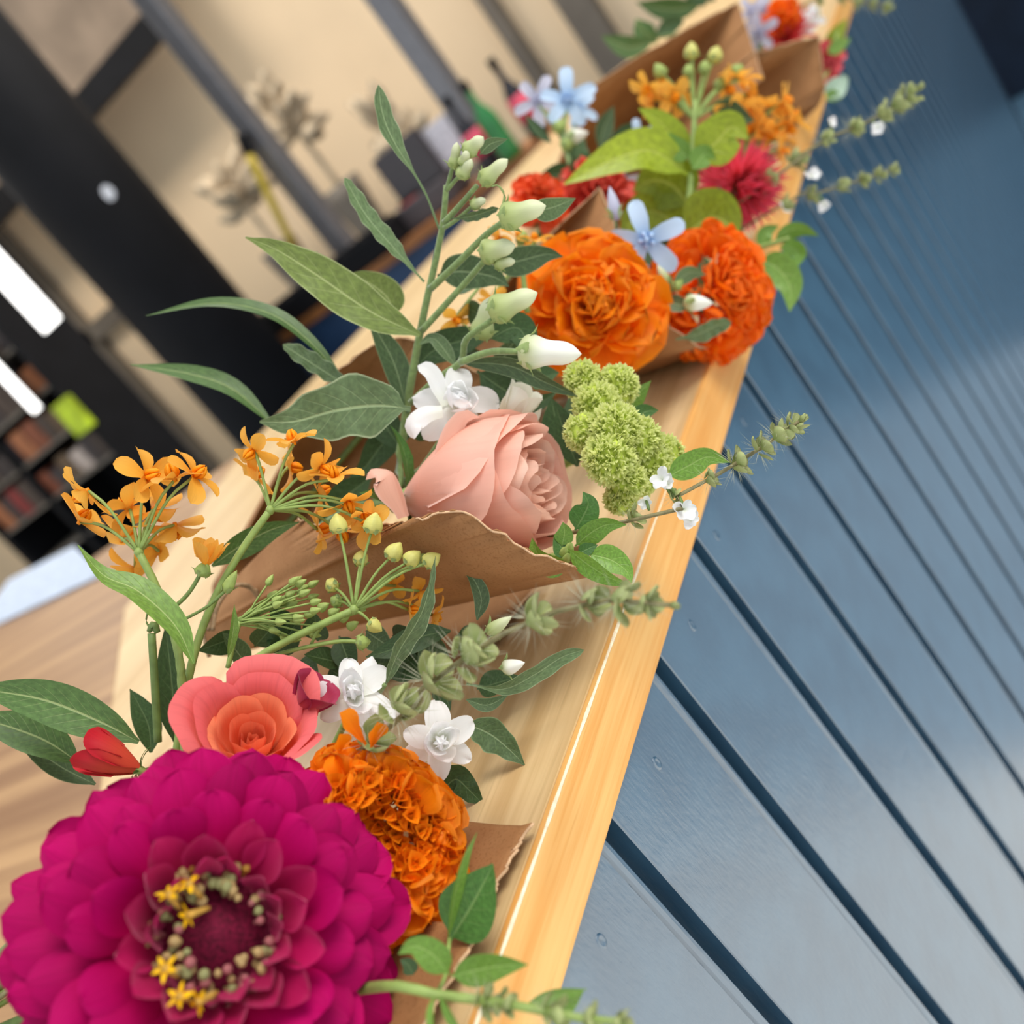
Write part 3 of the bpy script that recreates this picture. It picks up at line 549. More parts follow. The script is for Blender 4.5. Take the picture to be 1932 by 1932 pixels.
def double_white(t, pos, axis, s, mat, seed=1, n1=5, n2=6, curl=-70):
    rs = random.Random(seed); A = frame(pos, axis)
    o = petal_mesh('petal', 1.0, 0.62, mat, 'round', curl, 30, 0.35, 0.04, 1.2, 7, 9, seed); o2 = petal_mesh('petal', 1.0, 0.62, mat, 'round', curl * 0.5, 20, -0.4, 0.05, 1.4, 7, 9, seed + 3); inn = petal_mesh('petal', 1.0, 0.95, mat, 'round', 50, 10, 0.9, 0.03, 1.5, 7, 7, seed + 9)
    v, f, uv = tube_geo([(0, 0, -1.1 * s), (0, 0, -0.35 * s), (0, 0, 0.05 * s)], [s * 0.10, s * 0.13, s * 0.2, s * 0.17], 8, 8); c = put('flower', [A @ Vector(q) for q in v], f, M_cream, t, uv)
    for k in range(n1): link('petal', rs.choice((o, o2)), A @ Rz(360 * k / n1 + rs.uniform(-12, 12)) @ Rx(rs.uniform(-18, 12)) @ S(s * rs.uniform(0.85, 1.1)), c)
    for k in range(n2): link('petal', inn, A @ Rz(360 * k / n2 * 1.0 + 25 + rs.uniform(-14, 14)) @ T((0, 0.08 * s, 0.06 * s)) @ Rx(rs.uniform(8, 50)) @ Ry(rs.uniform(-25, 25)) @ S(s * rs.uniform(0.55, 0.80)), c)
    for k in range(5): link('petal', inn, A @ Rz(72 * k + 10) @ T((0, 0.05 * s, 0.1 * s)) @ Rx(62 + 8 * (k % 2)) @ S(s * 0.46), c)
    return c
def star_flower(t, pos, axis, s, mat, spin=0, seed=1, elev=8, wd=0.42):
    rs = random.Random(seed); A = frame(pos, axis); pm = petal_mesh('petal', 1.0, wd, mat, 'strap', -45, 15, 0.3, 0.02, 1.0, 5, 7, seed)
    v, f, uv = tube_geo([(0, 0, -0.5 * s), (0, 0, 0.18 * s)], [s * 0.08, s * 0.10, s * 0.13, s * 0.05], 8, 8); c = put('flower', [A @ Vector(q) for q in v], f, mat, t, uv)
    for k in range(5):
        link('petal', pm, A @ Rz(72 * k + spin + rs.uniform(-7, 7)) @ Rx(elev + rs.uniform(-14, 14)) @ S(s * rs.uniform(0.9, 1.08)), c)
        v, f, uv = tube_geo([(0.1 * s, 0, 0.05 * s), (0.17 * s, 0, 0.2 * s), (0.1 * s, 0, 0.34 * s)], [0.045 * s, 0.05 * s, 0.01 * s], 5, 5); B = A @ Rz(72 * k + spin + 36); put('crown_lobe', [B @ Vector(q) for q in v], f, mat, c, uv)
    return c
CORP = None
def mw_floret(t, pos, axis, s, seed, mat=None, crown=None, reflex=-55):
    global CORP
    mat = mat or M_mwo; crown = crown or M_mwc; rs = random.Random(seed); A = frame(pos, axis)
    if CORP is None:
        CORP = {}
    key = mat.name
    if key not in CORP:
        vv = []; ff = []; uu = []
        for k in range(5):
            v, f, uv = tube_geo([(0.12, 0, 0.10), (0.26, 0, 0.34), (0.20, 0, 0.62), (0.10, 0, 0.86)], [0.07, 0.13, 0.12, 0.02], 7, 6); B = Rz(72 * k); b = len(vv); vv += [B @ Vector(q) for q in v]; ff += [tuple(i + b for i in q) for q in f]; uu += list(uv)
        v, f, uv = tube_geo([(0, 0, -0.12), (0, 0, 0.5)], [0.10, 0.16, 0.12], 5, 8); b = len(vv); vv += [Vector(q) for q in v]; ff += [tuple(i + b for i in q) for q in f]; uu += list(uv)
        CORP[key] = (mesh('flower', vv, ff, crown, uu), [petal_mesh('petal', 1.25, 0.82, mat, 'spoon', reflex + 25 * k, 22, 0.6, 0.02, 1, 5, 7, k) for k in range(3)])
    cm, pm = CORP[key]; c = link('flower', cm, A @ S(s * 0.72), t)
    for k in range(5): link('petal', rs.choice(pm), A @ Rz(72 * k + rs.uniform(-10, 10)) @ Rx(rs.uniform(-25, 15)) @ S(s * rs.uniform(0.9, 1.12)), c)
    return c
def bud(t, p0, p1, r, mat, sep=0, ribs=5, amp=0.08, sepl=0.5, prof=None, name='bud', smat=None):
    p0, p1 = Vector(p0), Vector(p1); ax = (p1 - p0); L = ax.length; ax.normalize()
    o = tube(name, [p0, p0 + ax * L * 0.5, p1], [r * a for a in (prof or (0.35, 0.75, 0.95, 1.0, 0.98, 0.92, 0.84, 0.74, 0.62, 0.46, 0.26, 0.04))], mat, t, 22, 15, ribs, amp)
    if sep:
        sp = petal_mesh('sepal', L * sepl, r * 0.75, smat or M_sep, 'lance', -70, 5, 0.5, nu=3, nv=7, seed=3); A = frame(p0, ax)
        for k in range(sep): link('sepal', sp, A @ Rz(360 / sep * k + 15) @ T((0, r * 0.8, -L * 0.02)) @ Rx(82 + 8 * ((k * 7) % 3 - 1)), o)
    return o
CALM = {}
def hair_geo(n, r0, r1, w, seed):
    rs = np.random.RandomState(seed); v = []; f = []
    for k in range(n):
        d = rs.normal(size=3); d /= np.linalg.norm(d); s = np.cross(d, rs.normal(size=3)); s /= np.linalg.norm(s); a = d * r0 * rs.uniform(0.6, 1); b = d * r1 * rs.uniform(0.8, 1.2) + rs.normal(size=3) * r0 * 0.2
        i = len(v); v += [a + s * w, a - s * w, b]; f.append((i, i + 1, i + 2))
    return v, f
def spike(label, pts, d0, d1, whorls, stem_px=12, flowers=(), mat=None, tipn=7, name='basil_spike', group='basil flower spikes', scale=1.0, extra_leaf=(), base=None, hairs=70):
    q = pxpts(pts, d0, d1); t = thing(name, label, 'flower spike', base or q[0], group); dm = (d0 + d1) / 2; C = catmull(q, 60); TT = tangents(C)
    tube('stem', ([base] if base else []) + q, [px(stem_px, dm) / 2 * a for a in (1, 0.85, 0.55)], M_basstem if mat is None else mat, t, 24, 8)
    if 'c' not in CALM:
        CALM['c'] = [petal_mesh('calyx', 1.0, 1.15, M_cal, 'round', 35 + 15 * k, 0, 0.75, 0.04, 2, 7, 7, k) for k in range(3)]; CALM['h'] = {}
        for k in range(3):
            v, f = hair_geo(hairs, 0.5, 1.35, 0.012, k); CALM['h'][k] = mesh('hair', v, f, M_hair)
    rs = random.Random(int(pts[0][0]))
    for wi, (f_, spx) in enumerate(whorls):
        i = min(59, int(f_ * 59)); c = Vector(C[i]); ax = Vector(TT[i]); s = px(spx, dm) / 2 * scale; A = frame(c, ax)
        for k in range(6):
            link('calyx', CALM['c'][k % 3], A @ Rz(60 * k + wi * 31 + rs.uniform(-14, 14)) @ T((0, s * 0.22, (0.16 if k % 2 else -0.16) * s)) @ Rx(rs.uniform(-5, 45)) @ S(s * rs.uniform(0.8, 1.05)), t)
        h = link('hair', CALM['h'][wi % 3], A @ S(s), t); h['kind'] = 'stuff'
    A = frame(C[-1], TT[-1]); s = px(whorls[-1][1], dm) / 2 * 0.8
    for k in range(tipn): link('calyx', CALM['c'][k % 3], A @ Rz(137 * k) @ T((0, s * 0.05, -s * 0.5)) @ Rx(55 + 4 * k) @ S(s * 0.55, s * 1.0, s), t)
    for (x, y, d, sp) in flowers:
        double = frame(P(x, y, d), cdir(rs.uniform(-.5, .5), rs.uniform(-.5, .5), 0.7)); pm = petal_mesh('petal', px(sp, d), px(sp, d) * 0.8, M_white, 'round', -30, 30, 0.5, 0.08, 2, 5, 6, int(x)); 
        for k in range(5): link('petal', pm, double @ Rz(60 * k + 20) @ Rx(20) @ S(rs.uniform(0.6, 1)), t)
        i = int(np.argmin(np.linalg.norm(C - np.array(P(x, y, d)), axis=1))); tube('pedicel', [Vector(C[i]), P(x, y, d)], [0.0006, 0.0008], M_stemd, t, 5, 6)
    return t
def fan(label, apex, rim, n=90, t0=0.05, name='kraft_paper_wrap', jag=0.0006, closed=False, seed=0, group='kraft paper wraps', smooth=True, bulge=0.0):
    t = thing(name, label, 'paper wrap', apex, group); apex = np.array(apex)
    rim_ = np.array([list(a) for a in rim], dtype=float)
    if smooth: r = catmull(rim_, n)
    else:
        seg = np.linalg.norm(np.diff(rim_, axis=0), axis=1); cum = np.concatenate([[0], np.cumsum(seg)]); s = np.sort(np.concatenate([np.linspace(0, cum[-1], n - len(cum)), cum])); r = np.stack([np.interp(s, cum, rim_[:, k]) for k in range(3)], 1)
    rs = np.random.RandomState(seed); jit = rs.normal(size=r.shape) * jag; cen = r.mean(0); nv = 10; out = []; uv = []; c0 = norm((r - cen)); ax = norm((cen - apex)[None])[0]
    for j in range(nv):
        v = t0 + (1 - t0) * j / (nv - 1)
        for i in range(len(r)):
            e = r[i] - apex; perp = e - ax * e.dot(ax); out.append(apex + e * v + perp * bulge * math.sin(math.pi * v) + norm(perp[None])[0] * 0.012 * (1 - v) + (jit[i] if j == nv - 1 else 0)); uv.append((i / (len(r) - 1), v))
    o = put('paper', out, gridf(nv, len(r)), M_kraft, t, uv); m_ = o.modifiers.new('thickness', 'SOLIDIFY'); m_.thickness = 0.0005
    # the torn pale edge
    e = tube('torn_edge', [Vector(a) for a in (r + jit)[::2]], [0.00045] * 2, M_torn, t, len(r), 5); return t
# ------------------------------------------------------------------ the bouquets
def face(x, y, dx=0.0, dy=0.0): return cdir(-(x - 966) / F + dx, -(y - 966) / F + dy, 1.0)
TA = Vector((-0.36, 0.12, 0.035)); TB = P(425, 1130, 0.70)
TC = P(1300, 480, 0.66) + Vector((-0.34, 0.06, 0.0)); TC.z = 0.035
TD = P(1430, 100, 1.02) + Vector((-0.36, 0.06, 0.0)); TD.z = 0.04
# ---- bouquet in front: zinnia, coral rose, crested marigold, white flowers, milkweed
zp = P(407, 1765, 0.305)
zinnia('large magenta zinnia with yellow starry centre in the foreground', zp, face(407, 1765, 0.07, -0.10), px(412, 0.305), TA)
rose('coral pink and orange rose just above the magenta zinnia', P(476, 1440, 0.395), face(470, 1400, 0.02, -0.95), px(86, 0.385), px(128, 0.385), TA, M_coral, M_corali,
     [(0.16, 0.66, 3, 200, 0.0, 0.02, 1, 0.3), (0.30, 0.74, 4, 150, 0.03, 0.05, 1, 0.15), (0.46, 0.82, 4, 140, 0.10, 0.08, 1, 0.05), (0.66, 0.95, 5, 122, 0.22, 0.12, 1, 0), (0.86, 1.18, 4, 128, 0.34, 0.16, 0, 0), (1.0, 1.28, 3, 120, 0.40, 0.18, 0, 0)], 4)
t = thing('rosebud', 'dusky pink crumpled bud between the coral rose and the white flowers', 'flower', TA); A = frame(P(568, 1338, 0.392), cdir(0.6, -0.75, 0.25))
for k in range(4): rose_petal(t, A, px(32, 0.4), px(62, 0.4), 90 * k + 20, 130, 0.25, 0.18, M_dpink, 400 + k)
tube('stem', [P(570, 1335, 0.40), TA], [0.0016] * 2, M_stemd, t)
t, A = rose('red rose head peeking out left of the coral rose', P(262, 1452, 0.40), cdir(-0.92, -0.42, 0.15), px(40, 0.4), px(112, 0.4), TA, M_red, M_red, [(0.5, 0.9, 3, 160, 0.05, 0.05, 1, 0.2), (0.9, 1.0, 4, 130, 0.12, 0.12, 0, 0.05)], 9)
mg = marigold('orange crested marigold with a hollow brown centre beside the zinnia', P(694, 1600, 0.362), face(694, 1600, 0.32, -0.18), px(192, 0.362), TA, (M_ora, M_oraq), 230, 3, 0.36, 210, crest=True, wd=1.0)
for a, b, c_, w in ((690, 1405, (640, 1345), 44), (640, 1420, (640, 1385), 40), (700, 1410, (712, 1362), 40)): ribbon('petal', pxpts([(a, b), ((a + c_[0]) / 2, (b + c_[1]) / 2), c_], .362, .355), px(w, .36), M_ora, mg, 'fan', 20, 20, .6, .06, 2, nv=12)
t = thing('white_stock', 'white double flower between the coral rose and basil spike', 'flower', TA, 'white double flowers')
double_white(t, P(668, 1312, 0.400), face(668, 1312, -0.05, -0.3), px(86, 0.40), M_white, 11, 6, 7, -60); double_white(t, P(708, 1352, 0.405), face(708, 1352, 0.3, 0.2), px(60, 0.4), M_white, 13, 5, 5); bud(t, P(690, 1290, 0.41), P(702, 1238, 0.41), px(24, 0.41), M_white, 4)
tube('stem', [P(668, 1330, 0.41), P(640, 1420, 0.43), TA], [0.0014] * 3, M_stem, t)
t = thing('white_stock', 'white double flower hanging over the bare counter beside the crested marigold', 'flower', TA, 'white double flowers')
double_white(t, P(828, 1398, 0.395), face(828, 1398, 0.15, 0.1), px(82, 0.395), M_white, 17, 6, 7, -70)
tube('stem', [P(800, 1400, 0.41), P(740, 1440, 0.43), TA], [0.0014] * 3, M_stem, t)
for pts, w, m_, rl in ([((880, 1365), (925, 1385), (962, 1415), (990, 1444)), 62, M_twd, 10], [((835, 1490), (860, 1470), (885, 1490), (914, 1520)), 62, M_deep, 25]): leaf(t, pts, 0.415, 0.41, w, m_, 'ovate', rl, 0, 0.2, 0.05, 3, lob=0.08)
# milkweed with orange florets
def umbel(label, path, d, node, fl, sl=14, leaves=(), base=None, s_px=30, buds=(), sub=()):
    t = thing('milkweed', label, 'flower', base or P(*path[0][:2], d), 'milkweed stems'); stem(t, list(path) + [node], d, d, [sl, sl * 0.8], M_stem)
    N = P(node[0], node[1], d)
    tube('node', [N - cdir(0, -1, 0) * 0.002, N + cdir(0, -1, 0) * 0.002], [0.001, 0.0022, 0.001], M_stem, t, 6, 8)
    for i, e in enumerate(fl):
        x, y, dd = e[0], e[1], d + (e[2] if len(e) > 2 else 0); Q = P(x, y, dd); u = (Q - N); mid = N + u * 0.55 + cdir(0, -1, 0.3) * u.length * 0.12; ax = (Q - mid).normalized() * 0.75 + cdir(0.5 * math.sin(i * 2.3), 0.5 * math.cos(i * 1.7), 0.15)
        tube('pedicel', [N, mid, Q], [px(7, d) / 2, px(5.5, d) / 2, px(7, d) / 2], M_stem, t, 9, 6); mw_floret(t, Q, ax, px(s_px * (1 + 0.12 * math.sin(i * 3.1)), d), i + int(x))
    for i, e in enumerate(buds):
        x, y = e[0], e[1]; dd = d + (e[2] if len(e) > 2 else 0); sz = e[3] if len(e) > 3 else 30; Q = P(x, y, dd); u = (Q - N).normalized(); mid = N + (Q - N) * 0.55 + cdir(0, -1, 0.2) * (Q - N).length * 0.08
        tube('pedicel', [N, mid, Q], [px(7, d) / 2, px(5, d) / 2], M_stem, t, 8, 6); bud(t, Q - u * px(sz * 0.2, d), Q + u * px(sz, d), px(sz * 0.52, d), M_mwbud if sz > 25 else M_gbud, 5, 5, 0.10, 0.35, (0.5, 0.95, 1.0, 0.95, 0.8, 0.5, 0.1))
    for e in leaves: leaf(t, *e)
    return t
umbel('milkweed stem with orange florets at the far left', [(352, 1460), (338, 1240), (300, 1120)], 0.42, (262, 1042),
      [(165, 925), (150, 985, .01), (245, 960, .012), (275, 900), (290, 960, .015), (330, 905), (365, 900), (330, 990, .015), (255, 1070, .03), (230, 1020, .02), (300, 1040, .025)], 19,
      [([(365, 1252), (330, 1180), (260, 1115), (195, 1085), (146, 1028)], 0.40, 0.405, 62, M_mwl, 'lance', 25, 20), ([(262, 1400), (190, 1362), (90, 1322), (0, 1305), (-60, 1300)], 0.42, 0.42, 84, M_mw, 'lance', -10, 0, 0.3), ([(150, 1440), (90, 1400), (20, 1372), (-60, 1350)], 0.43, 0.43, 76, M_mw, 'lance', 15), ([(180, 1480), (120, 1450), (60, 1410), (20, 1390)], 0.44, 0.44, 52, M_twd, 'lance', 20), ([(330, 1400), (325, 1300), (312, 1180)], 0.445, 0.445, 62, M_deep, 'lance', 0)], s_px=52)
t = thing('cut_stem', 'bare cut green stem standing behind the coral rose', 'stem', P(292, 1400, 0.44)); stem(t, [(298, 1400), (292, 1290), (286, 1195)], 0.43, 0.43, 16, M_stemd); tube('stem_tip', pxpts([(280, 1192), (290, 1180), (298, 1194)], 0.43), [0.0009, 0.0022, 0.0012], M_stemd, t)
leaf(t, [(285, 1420), (280, 1370), (262, 1330), (245, 1300)], 0.45, 0.45, 50, M_deep, 'lance', 0); tube('tendril', pxpts([(286, 1190), (276, 1172), (280, 1150)], 0.43), [0.0004] * 2, M_stemd, t)
umbel('milkweed stem with orange florets right of the far left one, beneath the broad leaf', [(330, 1440), (360, 1260), (400, 1140), (455, 1040)], 0.425, (510, 962),
      [(480, 850), (478, 900, .012), (555, 836), (545, 880, .02), (605, 880), (630, 905), (600, 930, .015), (655, 945), (690, 965), (600, 1000, .02), (700, 990, -.003), (640, 1000, .02)], 17,
      [([(400, 1068), (450, 1032), (510, 1000), (565, 985)], 0.46, 0.46, 52, M_mw, 'lance', 20)], s_px=44)
t = thing('milkweed', 'withered orange milkweed bloom on a thin stalk between the two orange umbels', 'flower', P(322, 1155, 0.42), 'milkweed stems'); stem(t, [(322, 1152), (355, 1120), (380, 1080)], 0.42, 0.42, 8, M_stemd)
bud(t, P(380, 1088, .42), P(390, 1058, .42), px(15, .42), M_stem, 5, 5, .1, .6)
A = frame(P(389, 1066, .42), cdir(.15, -1, .1))
for k in range(9): rose_petal(t, A, px(15 + k % 3 * 6, .42), px(46, .42), 40 * k, 70, .3, .1, M_mwo, 700 + k, nu=7, nv=7)
stem(t, [(345, 1170), (390, 1145), (425, 1115)], 0.42, 0.42, 6, M_stemd, 'side_stalk'); bud(t, P(425, 1118, .42), P(447, 1076, .42), px(11, .42), M_gbud, 4)
umbel('milkweed stem of pale yellow buds leaning right before the kraft paper', [(400, 1340), (455, 1265), (540, 1210)], 0.415, (668, 1150),
      [(790, 1115, .02), (770, 1150, .02), (745, 1105, .03), (815, 1160, .03)], 17, [([(850, 1190), (800, 1200), (740, 1225), (690, 1240)], 0.44, 0.43, 50, M_deep, 'lance', 10)], s_px=36,
      buds=[(640, 1000, 0, 32), (702, 1000, 0, 34), (680, 1062, .01, 28), (738, 1050, 0, 32), (770, 1060, 0, 30), (805, 1062, 0, 30), (630, 1108, .01, 26), (638, 1135, .01, 24), (700, 1175, 0, 26), (790, 1060, .01, 24)])
t = thing('milkweed', 'cluster of small tight green buds below the twine', 'flower', P(440, 1240, 0.42), 'milkweed stems')
N1 = (452, 1172)
stem(t, [(430, 1260), (440, 1215), N1], 0.42, 0.42, 10, M_stem)
rs = random.Random(12)
for i in range(34):
    gx, gy = rs.uniform(505, 592), rs.uniform(1100, 1205); gx -= max(0, (1130 - gy) * 0.1); dd = 0.42 + rs.uniform(-.008, .012); a, b = P(N1[0] + rs.uniform(-6, 6), N1[1] + rs.uniform(-5, 8), .42), P(gx, gy, dd); u = (b - a).normalized()
    tube('pedicel', [a, a + (b - a) * .5 + cdir(0, -1, 0) * .001, b], [px(4, .42) / 2] * 2, M_stem, t, 6, 5); bud(t, b, b + u * px(24, .42), px(6.5, .42), M_gbud, 0, 5, 0.12)
t = thing('milkweed', 'open star-shaped green bud on a forked stalk above the white flowers', 'flower', P(470, 1275, 0.42), 'milkweed stems')
stem(t, [(470, 1250), (560, 1225), (640, 1210), (690, 1212)], 0.418, 0.418, 8, M_stem); stem(t, [(585, 1220), (610, 1180), (690, 1150)], 0.42, 0.42, 6, M_stem, 'side_stalk'); bud(t, P(672, 1212, .418), P(700, 1210, .418), px(15, .418), M_gbud, 5, 5, .1, .8)
for k, (x, y) in enumerate(((620, 1160), (640, 1170), (600, 1150), (655, 1185), (590, 1190))): bud(t, P(x, y, .425), P(x + 22, y - 12, .425), px(9, .42), M_gbud, 0, 5, .1)
# grey-green furry leaves of the front bouquet
t = thing('tweedia', 'wavy furry tweedia leaves in front of the kraft wrap', 'leaf sprig', P(720, 1330, 0.42), 'tweedia stems')
for e in ([(728, 1290), (752, 1230), (798, 1150), (822, 1048)], 0.40, 0.395, 46, M_tw, 'lance', 30, 30, 0.3, 0.06), ([(900, 1170), (908, 1130), (895, 1095), (872, 1072)], 0.43, 0.43, 32, M_twd, 'lance', 15), ([(880, 1290), (950, 1300), (1010, 1272), (1060, 1240), (1102, 1226)], 0.41, 0.40, 34, M_tw, 'strapleaf', 20, 0, 0.3, 0.06), ([(880, 1320), (920, 1330), (960, 1310)], 0.42, 0.42, 26, M_twd, 'lance'), ([(430, 1240), (440, 1190), (442, 1140)], 0.41, 0.41, 22, M_mwl, 'lance', 40), ([(830, 1230), (800, 1245), (770, 1230), (740, 1250)], 0.45, 0.45, 44, M_deep, 'lance'): leaf(t, *e)
stem(t, [(700, 1330), (726, 1292)], .42, .40, 9, M_twstem)
bud(t, P(920, 1195, .40), P(965, 1163, .395), px(13, .4), M_twbud, 4); bud(t, P(948, 1262, .405), P(990, 1250, .40), px(15, .4), M_twbudw, 4)
# basil flower spikes, front
spike('basil flower spike rising across the wooden strip in front of the empty counter', [(690, 1410), (760, 1330), (850, 1262), (930, 1205), (1060, 1150), (1150, 1132), (1272, 1142)], 0.37, 0.31,
      [(0.02, 88), (0.16, 100), (0.29, 104), (0.42, 100), (0.47, 70), (0.64, 84), (0.78, 74), (0.87, 84), (0.94, 60)], 17, base=TA, scale=1.2)
t = spike('basil spike reaching over the strip at the lower edge of the picture', [(735, 1860), (820, 1876), (900, 1886), (980, 1898), (1080, 1918), (1180, 1930)], 0.30, 0.27, [(0.44, 80), (0.52, 62), (0.70, 78), (0.85, 66), (0.97, 60)], 26, mat=M_stem, base=P(600, 1880, 0.36))
for e in ([(848, 1838), (815, 1800), (780, 1785), (752, 1800)], 0.30, 0.30, 60, M_bas, 'ovate', -15, 0, .2), ([(850, 1842), (900, 1830), (945, 1822), (996, 1820)], 0.295, 0.295, 60, M_bas, 'ovate', 20, 0, .2), ([(845, 1770), (858, 1690), (876, 1620), (900, 1570)], 0.33, 0.325, 42, M_bas, 'lance', 62), ([(850, 1772), (888, 1712), (916, 1660), (930, 1630)], 0.333, 0.33, 118, M_basd, 'ovate', -15, 0, .25), ([(990, 1900), (1040, 1880), (1108, 1866)], 0.30, 0.30, 30, M_bas, 'lance', 30), ([(1010, 1900), (1060, 1900), (1100, 1872)], 0.302, 0.302, 44, M_bas, 'ovate'), ([(830, 1880), (850, 1920), (880, 1970)], 0.29, 0.285, 22, M_bas, 'lance', 40), ([(818, 1880), (812, 1920), (820, 1970)], .29, .285, 18, M_bas, 'lance', 40), ([(780, 1840), (770, 1820), (755, 1810)], .32, .32, 30, M_deep, 'ovate'): leaf(t, *e)
stem(t, [(820, 1880), (840, 1840), (848, 1770)], .30, .33, 9, M_stem, 'side_stalk')
# front paper lying under the bouquet
def sheet(label, corners, mid=None, lift=0.004, n=26, name='kraft_paper_wrap', seed=0):
    c = [PZ(x, y, z) for x, y, z in corners]; t = thing(name, label, 'paper wrap', c[0], 'kraft paper wraps'); rs = np.random.RandomState(seed); out = []; uv = []
    for j in range(n):
        for i in range(n):
            u, v = i / (n - 1), j / (n - 1); q = (c[0] * (1 - u) + c[1] * u) * (1 - v) + (c[3] * (1 - u) + c[2] * u) * v; h = lift * math.sin(2.6 * u + 1.0) * math.sin(3 * v + 0.4)
            jit = rs.normal() * 0.0008 if i == n - 1 else 0; out.append(q + Vector((jit, jit, abs(h)))); uv.append((u, v))
    o = put('paper', out, gridf(n, n), M_kraft, t, uv); mm = o.modifiers.new('thickness', 'SOLIDIFY'); mm.thickness = 0.0005
    tube('torn_edge', [Vector(out[j * n + n - 1]) for j in range(n)], [0.0006] * 2, M_torn, t, n * 2, 5); return t
sheet('dark kraft paper corner lying on the counter beside the crested marigold', [(700, 1540, .006), (1002, 1562, .004), (880, 1800, .004), (600, 1800, .006)], seed=1)
sheet('kraft paper under the magenta zinnia at the lower edge', [(560, 1740, .010), (925, 1742, .006), (760, 2010, .006), (300, 2010, .012)], seed=2)
sheet('kraft sheet added for the paper and deep shade under the peach rose wrap', [(500, 1215, .004), (1020, 1100, .004), (905, 1240, .004), (520, 1330, .004)], seed=9, lift=.002)  # brown sheet added to darken the shaded counter beneath the wrap
# ---- second bouquet: peach rose in kraft paper, tweedia stem, celosia
RP = cdir(0.97, -0.16, 0.54)
tr, A = rose('pale peach rose resting in the kraft wrap', P(778, 946, 0.480), RP, px(150, 0.445), px(300, 0.445), TB, M_peach, M_peachi,
     [(0.12, 0.94, 3, 210, 0.0, 0.02, 1, 0.3), (0.22, 0.96, 4, 160, 0.0, 0.03, 1, 0.2), (0.34, 0.97, 4, 150, 0.0, 0.03, 1, 0.2), (0.47, 0.99, 5, 130, 0.0, 0.04, 1, 0.2), (0.62, 1.0, 5, 125, 0.0, 0.04, 1, 0.16), (0.78, 1.0, 5, 120, 0.0, 0.06, 0, 0.18), (0.92, 0.99, 3, 165, 0.0, 0.08, 0, 0.20), (1.0, 0.94, 3, 150, 0.0, 0.10, 0, 0.18)], 21)
ribbon('petal', pxpts([(765, 975), (750, 930), (735, 890), (700, 885), (690, 905)], 0.45, 0.45), px(80, .45), M_peach, tr, 'round', 35, 40, -0.5, nv=14)
ribbon('petal', pxpts([(850, 930), (865, 860), (880, 800), (905, 788)], 0.455, 0.45), px(84, .45), M_peach, tr, 'round', 40, 30, -0.6, nv=14)
# paper cone of the second bouquet
fan('kraft paper wrap folded around the pale peach rose', P(400, 1205, .60), pxpts([(560, 980, .09), (640, 1000, .05), (735, 990, .02), (800, 976), (866, 964, -.006), (930, 998, -.008), (1000, 1042, -.004), (1050, 1060), (1092, 1074, .01), (1110, 1085, .05), (1100, 1030, .09)], 0.405), 110, bulge=0.06, seed=3)
fan('kraft paper flap standing behind the tweedia leaves', TB, pxpts([(560, 830, .10), (620, 720, .10), (700, 655, .10), (780, 640, .10), (900, 700, .09), (1000, 760, .08)], 0.46), 60, seed=4)
# white double flowers
t = thing('white_stock', 'white flower with curled petals above the peach rose', 'flower', TB, 'white double flowers'); double_white(t, P(862, 762, 0.468), face(862, 762, 0.1, -0.35), px(92, .468), M_white, 23, 5, 6, -95)
ribbon('petal', pxpts([(835, 775), (800, 780), (775, 800), (782, 828)], .46, .458), px(44, .46), M_white, t, 'strap', 20, 30, -.4, nv=12); ribbon('petal', pxpts([(842, 765), (828, 735), (812, 705), (788, 690)], .466, .468), px(36, .46), M_white, t, 'strap', 10, 30, .4, nv=12); ribbon('petal', pxpts([(850, 800), (845, 850), (838, 890)], .462, .46), px(36, .46), M_white, t, 'strap', 10, 20, .4, nv=12)
tube('stem', [P(860, 790, .47), P(800, 880, .5), TB], [.0014] * 3, M_twstem, t)
t = thing('white_stock', 'closed cream bud right of the white curled flower', 'flower', TB, 'white double flowers'); A = frame(P(955, 800, .475), cdir(.5, -.8, .3))
for k in range(5): rose_petal(t, A, px(30, .475), px(78, .475), 72 * k, 110, .05, .1, M_cream, 820 + k)
ribbon('petal', pxpts([(945, 795), (955, 760), (982, 726)], .47, .47), px(26, .47), M_cream, t, 'lance', 30); ribbon('petal', pxpts([(980, 800), (1005, 790), (1022, 770)], .47, .47), px(22, .47), M_cream, t, 'lance', 30)
tube('stem', [P(955, 805, .475), TB], [.0014] * 2, M_twstem, t)
